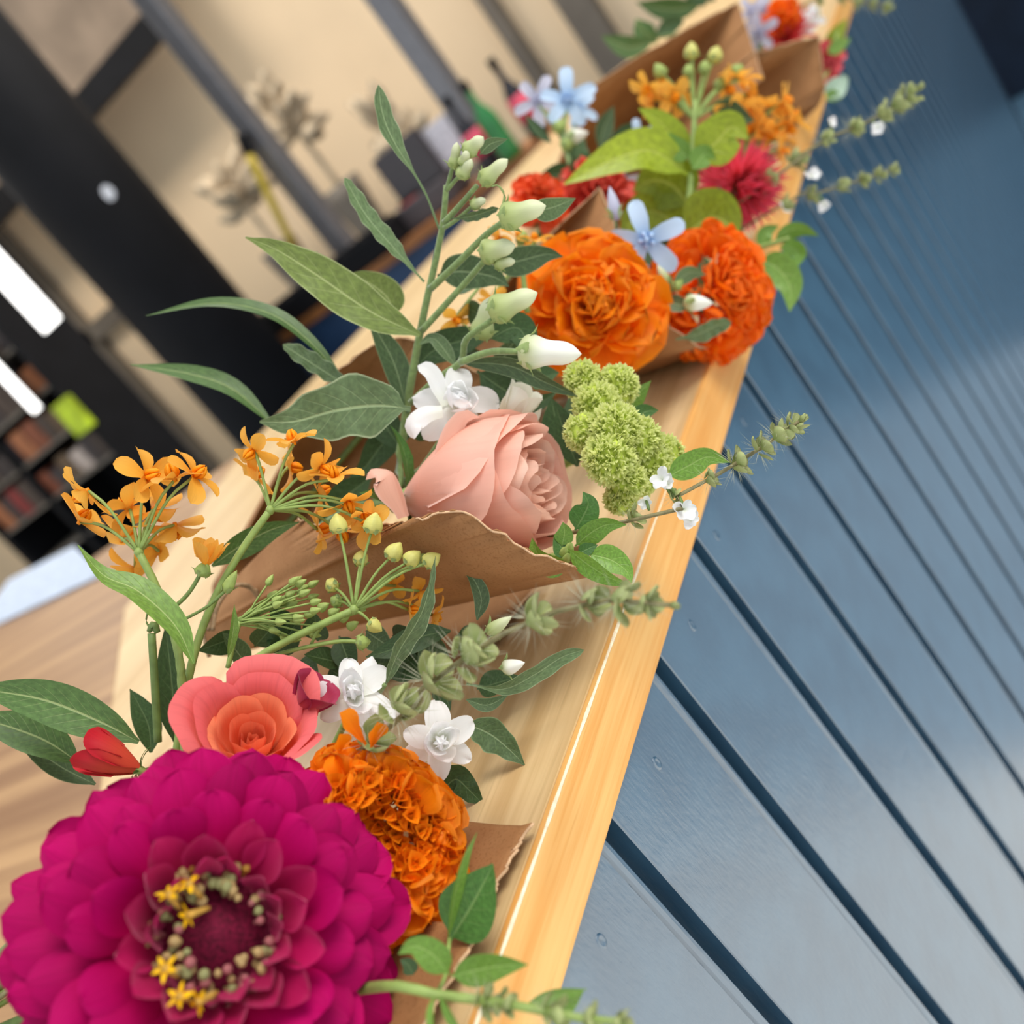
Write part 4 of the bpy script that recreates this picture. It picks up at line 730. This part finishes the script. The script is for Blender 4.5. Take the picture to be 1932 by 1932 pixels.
# the tall tweedia stem
def tw_bud(t, a, b, d, w, mat=None, sep=5, dd=0.0): return bud(t, P(a[0], a[1], d), P(b[0], b[1], d - 0.006 + dd), px(w, d) / 2, mat or M_twbud, sep, 5, 0.07, 0.42, (0.5, 0.9, 1.02, 1.05, 1.0, 0.9, 0.8, 0.74, 0.72, 0.72, 0.70, 0.64, 0.52, 0.32, 0.03))
t = thing('tweedia', 'tall tweedia stem with cream buds and long grey-green leaves', 'flower', TB, 'tweedia stems')
tube('stem', [TB] + pxpts([(720, 960), (752, 870), (772, 740), (798, 600), (820, 500), (836, 420), (842, 350)], 0.52, 0.475), [.003, .0028, .0027, .0026, .0024, .0022, .0018, .0013], M_twstem, t, 40, 10)
for pts, d0, d1, w in (([(812, 545), (860, 500), (915, 445), (955, 415)], .485, .455, 15), ([(795, 625), (845, 570), (890, 520), (915, 490)], .49, .465, 14), ([(775, 760), (825, 715), (870, 682), (880, 640), (932, 602)], .49, .455, 15), ([(868, 684), (925, 664), (985, 664)], .463, .445, 15), ([(838, 420), (870, 385), (900, 350)], .475, .46, 12), ([(838, 430), (865, 412), (895, 385)], .475, .465, 9), ([(842, 360), (868, 330)], .47, .465, 9), ([(842, 360), (858, 300)], .47, .465, 9)): stem(t, pts, d0, d1, [w, w * .8], M_twstem, 'branch')
tw_bud(t, (945, 415), (1030, 388), .452, 52); tw_bud(t, (908, 480), (972, 462), .462, 46); tw_bud(t, (935, 500), (972, 492), .463, 24); tw_bud(t, (925, 592), (1014, 552), .452, 54); tw_bud(t, (980, 664), (1097, 668), .442, 62, M_twbudw); tw_bud(t, (908, 346), (958, 300), .46, 34); tw_bud(t, (892, 388), (916, 376), .465, 22); tw_bud(t, (868, 335), (890, 300), .462, 28); tw_bud(t, (878, 290), (912, 258), .463, 32); tw_bud(t, (856, 318), (862, 268), .465, 24); tw_bud(t, (872, 310), (882, 285), .46, 22); tw_bud(t, (905, 640), (925, 560), .48, 44)
tube('sepal', pxpts([(945, 400), (952, 370), (940, 350), (928, 352)], .452, .45), [.0008, .0006, .0003], M_sep, t)
LV = [([(828, 432), (800, 360), (745, 270), (722, 215), (714, 160)], .475, .465, 40, M_tw, 'bigspoon', 25, 10, .3, .06, 5), ([(800, 532), (745, 470), (690, 405), (650, 335)], .485, .475, 36, M_tw, 'strapleaf', 30, 0, .3, .10, 6), ([(792, 632), (700, 588), (600, 520), (520, 470), (463, 448)], .485, .47, 84, M_twl, 'lance', 12, 0, .22, .04, 4),
      ([(650, 722), (590, 650), (510, 592), (400, 572), (275, 596)], .50, .52, 38, M_mw, 'lance', 45, 10, .25), ([(515, 800), (440, 735), (360, 706), (246, 688)], .52, .53, 44, M_mw, 'lance', 35, 0, .25), ([(680, 740), (630, 712), (580, 680), (534, 650)], .50, .495, 40, M_tw, 'strapleaf', 30, 0, .3, .1, 5), ([(775, 772), (710, 765), (630, 775), (555, 795), (490, 796)], .47, .465, 118, M_tw, 'ovate', 5, 0, .12, .05, 3, 22, 4, .10),
      ([(745, 600), (730, 560), (690, 530), (655, 518)], .515, .51, 64, M_twl, 'ovate', 10, 0, .2), ([(665, 575), (640, 540), (612, 505), (597, 474)], .53, .53, 30, M_tw, 'lance', 20, 0, .3, .1), ([(905, 292), (925, 272), (958, 262)], .463, .46, 24, M_tw, 'ovate', 10), ([(1000, 398), (1040, 392), (1086, 374)], .475, .47, 46, M_tw, 'ovate', 20), ([(850, 412), (890, 408), (940, 392)], .468, .46, 20, M_tw, 'strapleaf', 30, 0, .3, .12),
      ([(825, 520), (870, 512), (930, 522), (960, 540)], .50, .50, 66, M_twd, 'ovate', 0, 0, .15, .05), ([(930, 500), (980, 492), (1030, 480), (1062, 484)], .51, .51, 56, M_twd, 'ovate', 10), ([(870, 684), (960, 690), (1030, 722), (1096, 750)], .468, .455, 40, M_twd, 'lance', 25, 0, .3), ([(780, 700), (820, 660), (880, 640), (940, 620)], .51, .51, 60, M_deep, 'lance'), ([(860, 690), (820, 640), (790, 650)], .49, .49, 30, M_tw, 'lance', 20),
      ([(770, 780), (745, 690), (720, 640), (690, 590)], .505, .50, 52, M_twd, 'lance', 20), ([(760, 850), (720, 790), (700, 720)], .52, .52, 60, M_deep, 'lance'), ([(790, 800), (730, 830), (690, 880), (660, 900)], .53, .53, 56, M_deep, 'lance'), ([(900, 700), (960, 740), (1010, 760), (1050, 740)], .50, .50, 64, M_deep, 'ovate'), ([(1060, 860), (1050, 800), (1040, 750)], .49, .49, 64, M_deep, 'lance', 10), ([(700, 900), (650, 940), (600, 1000)], .53, .53, 60, M_deep, 'lance'), ([(640, 1050), (600, 1010), (560, 1060)], .55, .55, 50, M_mw, 'lance'), ([(920, 640), (980, 620), (1010, 700)], .49, .49, 60, M_deep, 'ovate')]
for i, e in enumerate(LV): leaf(t, *e, **({} if len(e) > 11 else {'seed': i}))
# celosia
def celosia(label, lumps, d, back):
    t = thing('celosia', label, 'flower', back); rs = np.random.RandomState(8); V = []; Fc = []; UV = []
    for (x, y, r, dd) in lumps:
        c = np.array(P(x, y, d + dd)); R = px(r, d); v, f, uv = tube_geo([tuple(c + np.array(UPV) * R * k) for k in np.linspace(-1, 1, 9)], [R * math.sqrt(max(0.001, 1 - k * k)) * .78 for k in np.linspace(-1, 1, 9)], 9, 14); put('crest', v, f, M_celb, t, uv)
        n = int(560 * (r / 60) ** 2)
        for k in range(n):
            di = rs.normal(size=3); di /= np.linalg.norm(di)
            if di.dot(-np.array(FWD)) < -0.35: continue
            # tufts gathered into small rosettes
            b = c + di * R * 0.79 * (1 + 0.10 * math.sin(di[0] * 14 + x) * math.sin(di[1] * 15) * 1.0); s1 = np.cross(di, rs.normal(size=3)); s1 /= np.linalg.norm(s1); s2 = np.cross(di, s1)
            for q in range(3):
                e = di + (s1 * math.cos(q * 2.1) + s2 * math.sin(q * 2.1)) * 0.55 + rs.normal(size=3) * .2; e /= np.linalg.norm(e); L = R * rs.uniform(.18, .34) + .0009; w = .0006; sx = np.cross(e, s1); sx /= max(1e-6, np.linalg.norm(sx)); i = len(V)
                V += [b + sx * w, b - sx * w, b + e * L * .6 - sx * w * 1.5, b + e * L * .6 + sx * w * 1.5, b + e * L]; UV += [(0, 0), (1, 0), (1, .6), (0, .6), (.5, 1)]; Fc += [(i, i + 1, i + 2, i + 3), (i + 3, i + 2, i + 4)]
    o = put('tufts', V, Fc, M_cel, t, UV); o['kind'] = 'stuff'
    return t
t = celosia('lime green fuzzy celosia crest beside the wooden strip', [(1100, 720, 40, .02), (1165, 728, 40, .02), (1125, 765, 44, .01), (1100, 815, 36, 0), (1160, 812, 50, -.005), (1150, 865, 48, -.01), (1205, 830, 42, 0), (1225, 868, 42, .005), (1255, 855, 34, .01), (1180, 905, 38, -.005), (1170, 940, 30, 0), (1210, 905, 30, .005)], 0.445, TB)
tube('stem', [P(1140, 800, .47), P(1050, 880, .52), TB], [.003] * 3, M_stem, t)
for e in ([(1180, 790), (1200, 750), (1228, 718)], .49, .485, 34, M_bas, 'lance', 20), ([(1195, 800), (1215, 778), (1242, 774)], .48, .48, 36, M_basd, 'ovate', 0), ([(1090, 880), (1070, 830), (1050, 770)], .48, .48, 50, M_deep, 'lance'): leaf(t, *e)
# basil sprig by the rose
t = thing('basil_sprig', 'fresh green basil sprig tucked at the mouth of the kraft wrap by the peach rose', 'leaf sprig', TB, 'basil sprigs'); tube('stem', [P(1075, 1045, .43), P(1000, 1060, .46), TB], [.0016] * 3, M_stem, t)
for e in ([(1085, 1000), (1100, 975), (1110, 950), (1100, 928)], .435, .43, 56, M_basd, 'ovate', 10, 0, .2), ([(1085, 1030), (1115, 1005), (1145, 990), (1182, 990)], .425, .42, 46, M_bas, 'ovate', 20, 0, .25), ([(1075, 1065), (1040, 1062), (1015, 1045), (1004, 1015)], .42, .42, 56, M_bas, 'ovate', -40, 0, .4), ([(1072, 1036), (1110, 1065), (1150, 1090), (1190, 1104)], .412, .405, 48, M_bas, 'ovate', 40, 0, .3), ([(1110, 1045), (1150, 1055), (1180, 1075), (1192, 1100)], .42, .415, 52, M_bas, 'ovate', -10, 0, .25), ([(1060, 1030), (1065, 1005), (1062, 985)], .43, .43, 36, M_bas, 'ovate', 0), ([(1090, 1045), (1110, 1035), (1128, 1028)], .42, .42, 26, M_basd, 'ovate'), ([(1070, 1050), (1060, 1035), (1045, 1010)], .43, .43, 40, M_basd, 'ovate', 20): leaf(t, *e)
for x, y in ((1062, 1048), (1072, 1040), (1078, 1055), (1066, 1060)): bud(t, P(x, y, .42), P(x + 6, y - 16, .415), px(9, .42), M_gbud, 0)
t = spike('basil flower spike with tiny white blooms pointing over the blue boards below the celosia', [(1180, 985), (1225, 962), (1275, 938), (1345, 900), (1395, 872), (1440, 842), (1480, 815), (1515, 790)], 0.43, 0.405, [(0.04, 56), (0.28, 44), (0.47, 54), (0.62, 68), (0.76, 66), (0.86, 66), (0.94, 58)], 12, [(1250, 905, .42, 34), (1262, 915, .42, 26), (1290, 962, .415, 34), (1302, 980, .415, 30), (1220, 945, .43, 20)], base=TB)
leaf(t, [(1258, 900), (1300, 878), (1335, 862), (1376, 872)], .44, .435, 50, M_bas, 'ovate', 5, 0, .15)
# twine round the second bouquet
t = thing('twine', 'rough jute twine tied round the second bouquet at its stems', 'twine', TB)
for k in range(3): tube('twine_turn', pxpts([(385 + k * 8, 1190), (392 + k * 9, 1145), (418 + k * 9, 1110), (455 + k * 6, 1104), (490, 1118 + 6 * k)], .50, .52), [.0011] * 2, M_twine, t, 20, 6)
tube('twine_end', pxpts([(395, 1240), (385, 1195), (395, 1150)], .50, .50), [.0010] * 2, M_twine, t, 14, 6)
# ---- third bouquet
AX = face(1140, 580, 0.30, -0.25)
marigold('big ruffled orange marigold left of the brown paper cone', P(1118, 582, 0.585), face(1118, 582, 0.12, -0.10), px(150, 0.585), TC, (M_ora,), 95, 6, wd=1.05)
marigold('deep orange marigold hanging over the wooden strip at the right', P(1345, 555, 0.64), face(1345, 555, 0.75, -0.1), px(128, 0.64), TC, (M_ora2,), 250, 8, flat=0.85, crest=True, wd=1.0)
fan('kraft paper cone around the right hand orange marigold', TC, pxpts([(1010, 470, .03), (1060, 420, .02), (1132, 356, .01), (1150, 400, 0), (1180, 480, -.02), (1215, 560, -.035), (1262, 615, -.04), (1310, 650, -.03), (1345, 662, 0), (1352, 640, .06)], 0.645), 80, seed=5, smooth=False, jag=.0004)
def tweedia_blue(label, back, stars, buds_, leaves, stems, mat=M_lblue):
    t = thing('blue_tweedia', label, 'flower', back, 'blue tweedia')
    for pts, d0, d1, w in stems: stem(t, pts, d0, d1, w, M_twstem)
    for i, (x, y, d, s, dx, dy, spin) in enumerate(stars): star_flower(t, P(x, y, d), face(x, y, dx, dy), px(s, d), mat if i == 0 or mat is M_lilac else (M_lblue, M_lilac)[i % 2], spin, i + int(x))
    for a, b, d, w, m_ in buds_: bud(t, P(*a, d), P(*b, d), px(w, d) / 2, m_, 4)
    for e in leaves: leaf(t, *e)
    tube('lower_stem', [P(stems[0][0][0][0], stems[0][0][0][1], stems[0][1]), back], [.0014] * 2, M_twstem, t); return t
tweedia_blue('pale blue star flower in the mouth of the paper cone between two marigolds', TC, [(1218, 452, .60, 80, .15, .05, 20), (1232, 590, .66, 44, .1, .5, 30), (1195, 520, .64, 40, -.2, .4, 10)], [((1163, 415), (1150, 352), .60, 24, M_lilac), ((1290, 572), (1345, 572), .59, 32, M_twbudw), ((1262, 540), (1240, 500), .60, 22, M_twbud), ((1270, 545), (1290, 525), .595, 20, M_gbud)],
             [([(1270, 540), (1300, 515), (1332, 518)], .595, .59, 32, M_tw, 'lance', 20), ([(1250, 560), (1280, 575), (1310, 568)], .60, .59, 34, M_tw, 'lance', -20), ([(1275, 640), (1320, 630), (1350, 615), (1380, 608)], .60, .59, 34, M_tw, 'strapleaf', 20, 0, .3, .08), ([(1200, 500), (1240, 470), (1290, 470)], .64, .64, 50, M_deep, 'lance'), ([(1200, 560), (1230, 600), (1280, 640)], .66, .66, 60, M_deep, 'lance')],
             [([(1200, 620), (1235, 560), (1270, 545)], .63, .60, 11), ([(1200, 560), (1205, 500), (1216, 462)], .63, .605, 7), ([(1190, 560), (1168, 480), (1162, 415)], .63, .605, 7)])
# strawflower and plum flower behind it
def strawflower(label, pos, axis, R, back, mat, n=230, seed=2):
    t = thing('strawflower', label, 'flower', back); A = frame(pos, axis); rs = random.Random(seed); ms = [petal_mesh('bract', 1.0, 0.24, mat, 'needle', 25 - 12 * k, 0, .5, 0, 1, 3, 4, k) for k in range(3)]
    for k in range(n):
        q = (k + .5) / n; link('bract', rs.choice(ms), A @ Rz(k * 137.508) @ T((0, R * .10, R * (.1 - .35 * q))) @ Rx(86 - 118 * q + rs.uniform(-6, 6)) @ S(R * .8, R * rs.uniform(.78, 1.0), R), t)
    v, f, uv = tube_geo([(0, 0, -R * .55), (0, 0, -R * .1)], [R * .15, R * .35, R * .3], 5, 10); put('calyx', [A @ Vector(q) for q in v], f, M_stemd, t, uv)
    tube('stem', [pos - axis * R * .5, pos - axis * R * 1.2 + Vector((-.02, 0, -.01)), back], [.002] * 3, M_stemd, t); return t
strawflower('crimson spiky strawflower near the wooden strip', P(1398, 352, .74), face(1398, 352, .55, .0), px(92, .74), TC, M_str, 300)
strawflower('dark plum flower half hidden behind the crimson strawflower', P(1425, 292, .79), face(1425, 292, .3, -.4), px(46, .79), TC, M_plum, 80, 5)
t = thing('leafy_sprig', 'upright sprig of broad lime green leaves behind the pale blue star', 'leaf sprig', TC); stem(t, [(1285, 470), (1300, 380), (1305, 300), (1312, 190)], .68, .70, [15, 9], M_stem); tube('lower_stem', [P(1285, 470, .68), TC], [.0022] * 2, M_stem, t)
for e in ([(1298, 330), (1230, 285), (1160, 300), (1064, 348)], .685, .66, 84, M_lime, 'ovate', 25, 0, .2), ([(1310, 300), (1350, 270), (1380, 240), (1412, 262)], .69, .68, 90, M_lime, 'ovate', -10, 0, .2), ([(1298, 300), (1270, 260), (1240, 225), (1205, 205)], .70, .69, 56, M_lime, 'ovate', 15, 0, .2), ([(1300, 390), (1270, 350), (1230, 340), (1195, 360)], .70, .70, 110, M_lime, 'ovate', -15, 0, .2), ([(1292, 440), (1340, 410), (1370, 420), (1392, 452)], .675, .665, 110, M_lime, 'ovate', 0, 0, .2), ([(1302, 300), (1280, 280), (1262, 250)], .68, .68, 40, M_bas, 'ovate'), ([(1306, 320), (1330, 290), (1350, 300)], .68, .68, 44, M_bas, 'ovate'), ([(1290, 440), (1240, 400), (1200, 410), (1170, 450)], .71, .71, 90, M_lime, 'ovate'): leaf(t, *e)
def mwC(label, node, d, fl, buds, back, s): return umbel(label, [((node[0] + 10), node[1] + 90)], d, node, fl, 12, (), back, s, buds)
mwC('orange milkweed with round yellow buds before the tall kraft flap', (1310, 225), .74, [(1225, 165), (1250, 180, .01), (1235, 190, .01), (1270, 185), (1370, 165), (1395, 150), (1410, 180, .01), (1380, 200)], [(1305, 105, 0, 26), (1347, 112, 0, 26), (1328, 135, 0, 22), (1300, 140, 0, 20), (1250, 140, 0, 24), (1385, 140, 0, 24), (1355, 165, 0, 22)], TC, 34)
mwC('orange milkweed umbel right of the yellow budded one', (1400, 300), .76, [(1400, 215), (1430, 235), (1455, 205), (1475, 190), (1485, 240), (1465, 265), (1470, 290, -.01), (1445, 250), (1415, 250), (1490, 225)], [], TC, 34)
mwC('small orange milkweed peeking out behind the cream buds', (985, 500), .56, [(945, 448), (975, 450), (1010, 455), (860, 600, -.03), (930, 560)], [(985, 455, 0, 22)], TC, 28)
marigold('orange-red flower behind the point of the paper cone', P(1015, 375, .70), face(1015, 375, 0, -.7), px(62, .70), TC, (petal_mat('orange_red_petal', srgb(220, 70, 40), srgb(240, 92, 40), 0, 1, .25),), 60, 12)
marigold('coral red flower under the big lime leaf', P(1130, 362, .72), face(1130, 362, .1, -.3), px(84, .72), TC, (petal_mat('coral_red_petal', srgb(206, 60, 56), srgb(232, 88, 70), 0, 1, .25),), 70, 14)
marigold('dark crimson flower deep inside the paper cone', P(1205, 500, .70), face(1205, 500), px(50, .70), TC, (petal_mat('crimson_petal', srgb(150, 14, 40), srgb(176, 24, 50), 0, 1, .2),), 50, 15)
tweedia_blue('pale blue star flowers left of the yellow budded milkweed', TC, [(1070, 190, .80, 62, .0, -.4, 5), (1015, 192, .82, 52, -.2, -.2, 40), (1090, 205, .83, 44, .3, -.3, 30), (1170, 340, .74, 40, .1, .3, 0), (1205, 260, .78, 40, 0, 0, 20)], [((1070, 262), (1110, 250), .78, 28, M_twbudw), ((1060, 280), (1085, 262), .78, 24, M_gbud), ((1050, 250), (1065, 225), .79, 26, M_gbud)],
             [([(1130, 280), (1140, 240), (1158, 200)], .80, .80, 36, M_twd, 'lance', 20), ([(1040, 270), (1010, 240), (990, 215)], .80, .80, 20, M_deep, 'lance'), ([(1090, 320), (1050, 330), (1010, 340)], .76, .76, 40, M_deep, 'lance'), ([(1160, 320), (1180, 260), (1210, 230)], .80, .80, 50, M_deep, 'lance'), ([(1110, 330), (1090, 290), (1100, 250)], .80, .80, 44, M_deep, 'lance')],
             [([(1085, 340), (1065, 270), (1068, 205)], .77, .80, 9), ([(1065, 270), (1040, 230), (1018, 200)], .79, .81, 6), ([(1075, 280), (1085, 240), (1090, 212)], .79, .82, 6)])
spike('long basil spike with white blooms crossing the upper blue boards', [(1440, 350), (1500, 300), (1560, 262), (1620, 238), (1680, 208), (1735, 165)], .72, .70, [(0.05, 50), (0.22, 56), (0.42, 44), (0.58, 50), (0.76, 54), (0.84, 56), (0.92, 52)], 9, [(1565, 232, .71, 20), (1655, 238, .70, 22), (1530, 335, .71, 24)], base=TC)
spike('short basil spike with pink-white blooms below the long upper one', [(1470, 390), (1530, 368), (1590, 350), (1640, 335), (1692, 318)], .72, .71, [(0.05, 44), (0.27, 44), (0.52, 42), (0.70, 36), (0.84, 36), (0.95, 30)], 7, [(1555, 385, .71, 20), (1478, 395, .72, 22)], base=TC)
t = thing('basil_sprig', 'limp basil sprig hanging over the strip beside the deep orange marigold', 'leaf sprig', TC, 'basil sprigs'); stem(t, [(1420, 470), (1455, 460), (1490, 450)], .70, .69, 9, M_stem); tube('lower_stem', [P(1420, 470, .70), TC], [.0016] * 2, M_stem, t)
for e in ([(1430, 490), (1465, 505), (1490, 540), (1490, 588)], .68, .67, 62, M_bas, 'ovate', -10, 0, .2), ([(1460, 455), (1490, 435), (1515, 432), (1545, 445)], .70, .69, 36, M_bas, 'ovate', 30), ([(1470, 465), (1495, 468), (1508, 480), (1498, 510)], .69, .69, 34, M_bas, 'ovate', 10), ([(1440, 470), (1445, 440), (1470, 425)], .70, .70, 30, M_bas, 'ovate'), ([(1425, 480), (1440, 520), (1450, 560)], .69, .69, 44, M_basd, 'ovate'): leaf(t, *e)
# ---- last bouquets at the far end
fan('tall kraft paper flap left of the red and lilac flowers', TD, pxpts([(1090, 230, 0), (1112, 168, 0), (1180, 120, 0), (1260, 75, .02), (1330, 35, .02), (1392, 4, .02), (1408, 50, 0), (1424, 98, -.02), (1440, 150, -.05)], .98), 60, seed=6, smooth=False, jag=.0004)
fan('square kraft paper flap below the red flower at the far end', TD, pxpts([(1380, 130, .02), (1425, 98, 0), (1480, 84, -.02), (1545, 68, -.02), (1550, 110, -.02), (1556, 165, -.02), (1545, 200, .02), (1480, 260, .04)], .96), 50, seed=7, smooth=False, jag=.0004)
strawflower('coral red dahlia above the square kraft flap', P(1480, 62, 1.06), face(1480, 62, .1, -.2), px(66, 1.06), TD, petal_mat('coral_dahlia_petal', srgb(220, 60, 60), srgb(240, 96, 96), 0, 1, .2), 90, 21)
marigold('orange flower on top of the coral dahlia', P(1475, 30, 1.04), face(1475, 30, 0, -.3), px(38, 1.04), TD, (M_ora2,), 50, 22)
marigold('coral pink flower half behind the square kraft flap', P(1556, 118, 1.02), face(1556, 118, .5, 0), px(44, 1.02), TD, (petal_mat('coral_pink_petal', srgb(226, 70, 80), srgb(236, 104, 110), 0, 1, .2),), 60, 23)
tweedia_blue('lilac star flowers beside the coral dahlia', TD, [(1432, 62, 1.03, 42, -.2, 0, 10), (1418, 25, 1.08, 36, 0, -.2, 30), (1440, 20, 1.10, 30, .2, 0, 0)], [], [([(1430, 110), (1425, 80), (1430, 50)], 1.05, 1.05, 34, M_tw, 'lance')], [([(1435, 120), (1432, 90), (1432, 66)], 1.04, 1.035, 6)], M_lilac)
t = thing('leafy_sprig', 'green leafy sprig left behind the tall kraft flap', 'leaf sprig', TD); stem(t, [(1300, 60), (1230, 70), (1200, 40)], 1.08, 1.08, 6, M_stemd); tube('lower_stem', [P(1300, 60, 1.08), TD], [.0015] * 2, M_stemd, t)
for e in ([(1230, 80), (1190, 90), (1160, 80), (1135, 68)], 1.06, 1.06, 40, M_mw, 'lance', 10), ([(1240, 80), (1215, 60), (1200, 35)], 1.08, 1.08, 40, M_mw, 'lance'), ([(1320, 10), (1280, 18), (1240, 15), (1200, 4)], 1.10, 1.10, 40, M_mw, 'lance'), ([(1290, 40), (1260, 50), (1235, 70)], 1.08, 1.08, 30, M_deep, 'lance'), ([(1350, 0), (1330, -10), (1290, 5)], 1.1, 1.1, 40, M_deep, 'lance'): leaf(t, *e)
t = thing('basil_sprig', 'basil sprig with a pale round leaf at the far end of the strip', 'leaf sprig', TD, 'basil sprigs'); stem(t, [(1530, 160), (1560, 140), (1580, 60)], 1.0, 1.02, 6, M_stem); tube('lower_stem', [P(1530, 160, 1.0), TD], [.0015] * 2, M_stem, t)
for e in ([(1555, 100), (1575, 70), (1598, 35)], 1.02, 1.02, 34, M_lime, 'ovate', 20), ([(1560, 100), (1585, 85), (1605, 72)], 1.0, 1.0, 26, M_bas, 'ovate'), ([(1565, 190), (1575, 170), (1592, 150), (1588, 140)], .98, .98, 40, leaf_mat('pale_mint_leaf', srgb(176, 204, 180), srgb(200, 220, 200)), 'ovate', 0), ([(1560, 190), (1570, 182), (1590, 184)], .98, .98, 24, M_bas, 'ovate'): leaf(t, *e)
spike('blurred basil spike at the top edge beyond the far flap', [(1530, 0), (1580, -5), (1630, 4), (1682, 14)], 1.06, 1.04, [(0.1, 30), (0.35, 34), (0.55, 36), (0.75, 34), (0.92, 30)], 7, [(1520, 30, 1.05, 18), (1545, 40, 1.05, 14)], base=TD)
double = thing('white_stock', 'tiny white flowers between the coral dahlia and the strip', 'flower', TD, 'white double flowers'); double_white(double, P(1530, 30, 1.10), face(1530, 30, 0, -.2), px(24, 1.1), M_white, 71); double_white(double, P(1520, 55, 1.08), face(1520, 55), px(20, 1.1), M_white, 72); tube('stem', [P(1530, 36, 1.1), TD], [.001] * 2, M_stem, double)
# dark foliage filling the hearts of the bouquets
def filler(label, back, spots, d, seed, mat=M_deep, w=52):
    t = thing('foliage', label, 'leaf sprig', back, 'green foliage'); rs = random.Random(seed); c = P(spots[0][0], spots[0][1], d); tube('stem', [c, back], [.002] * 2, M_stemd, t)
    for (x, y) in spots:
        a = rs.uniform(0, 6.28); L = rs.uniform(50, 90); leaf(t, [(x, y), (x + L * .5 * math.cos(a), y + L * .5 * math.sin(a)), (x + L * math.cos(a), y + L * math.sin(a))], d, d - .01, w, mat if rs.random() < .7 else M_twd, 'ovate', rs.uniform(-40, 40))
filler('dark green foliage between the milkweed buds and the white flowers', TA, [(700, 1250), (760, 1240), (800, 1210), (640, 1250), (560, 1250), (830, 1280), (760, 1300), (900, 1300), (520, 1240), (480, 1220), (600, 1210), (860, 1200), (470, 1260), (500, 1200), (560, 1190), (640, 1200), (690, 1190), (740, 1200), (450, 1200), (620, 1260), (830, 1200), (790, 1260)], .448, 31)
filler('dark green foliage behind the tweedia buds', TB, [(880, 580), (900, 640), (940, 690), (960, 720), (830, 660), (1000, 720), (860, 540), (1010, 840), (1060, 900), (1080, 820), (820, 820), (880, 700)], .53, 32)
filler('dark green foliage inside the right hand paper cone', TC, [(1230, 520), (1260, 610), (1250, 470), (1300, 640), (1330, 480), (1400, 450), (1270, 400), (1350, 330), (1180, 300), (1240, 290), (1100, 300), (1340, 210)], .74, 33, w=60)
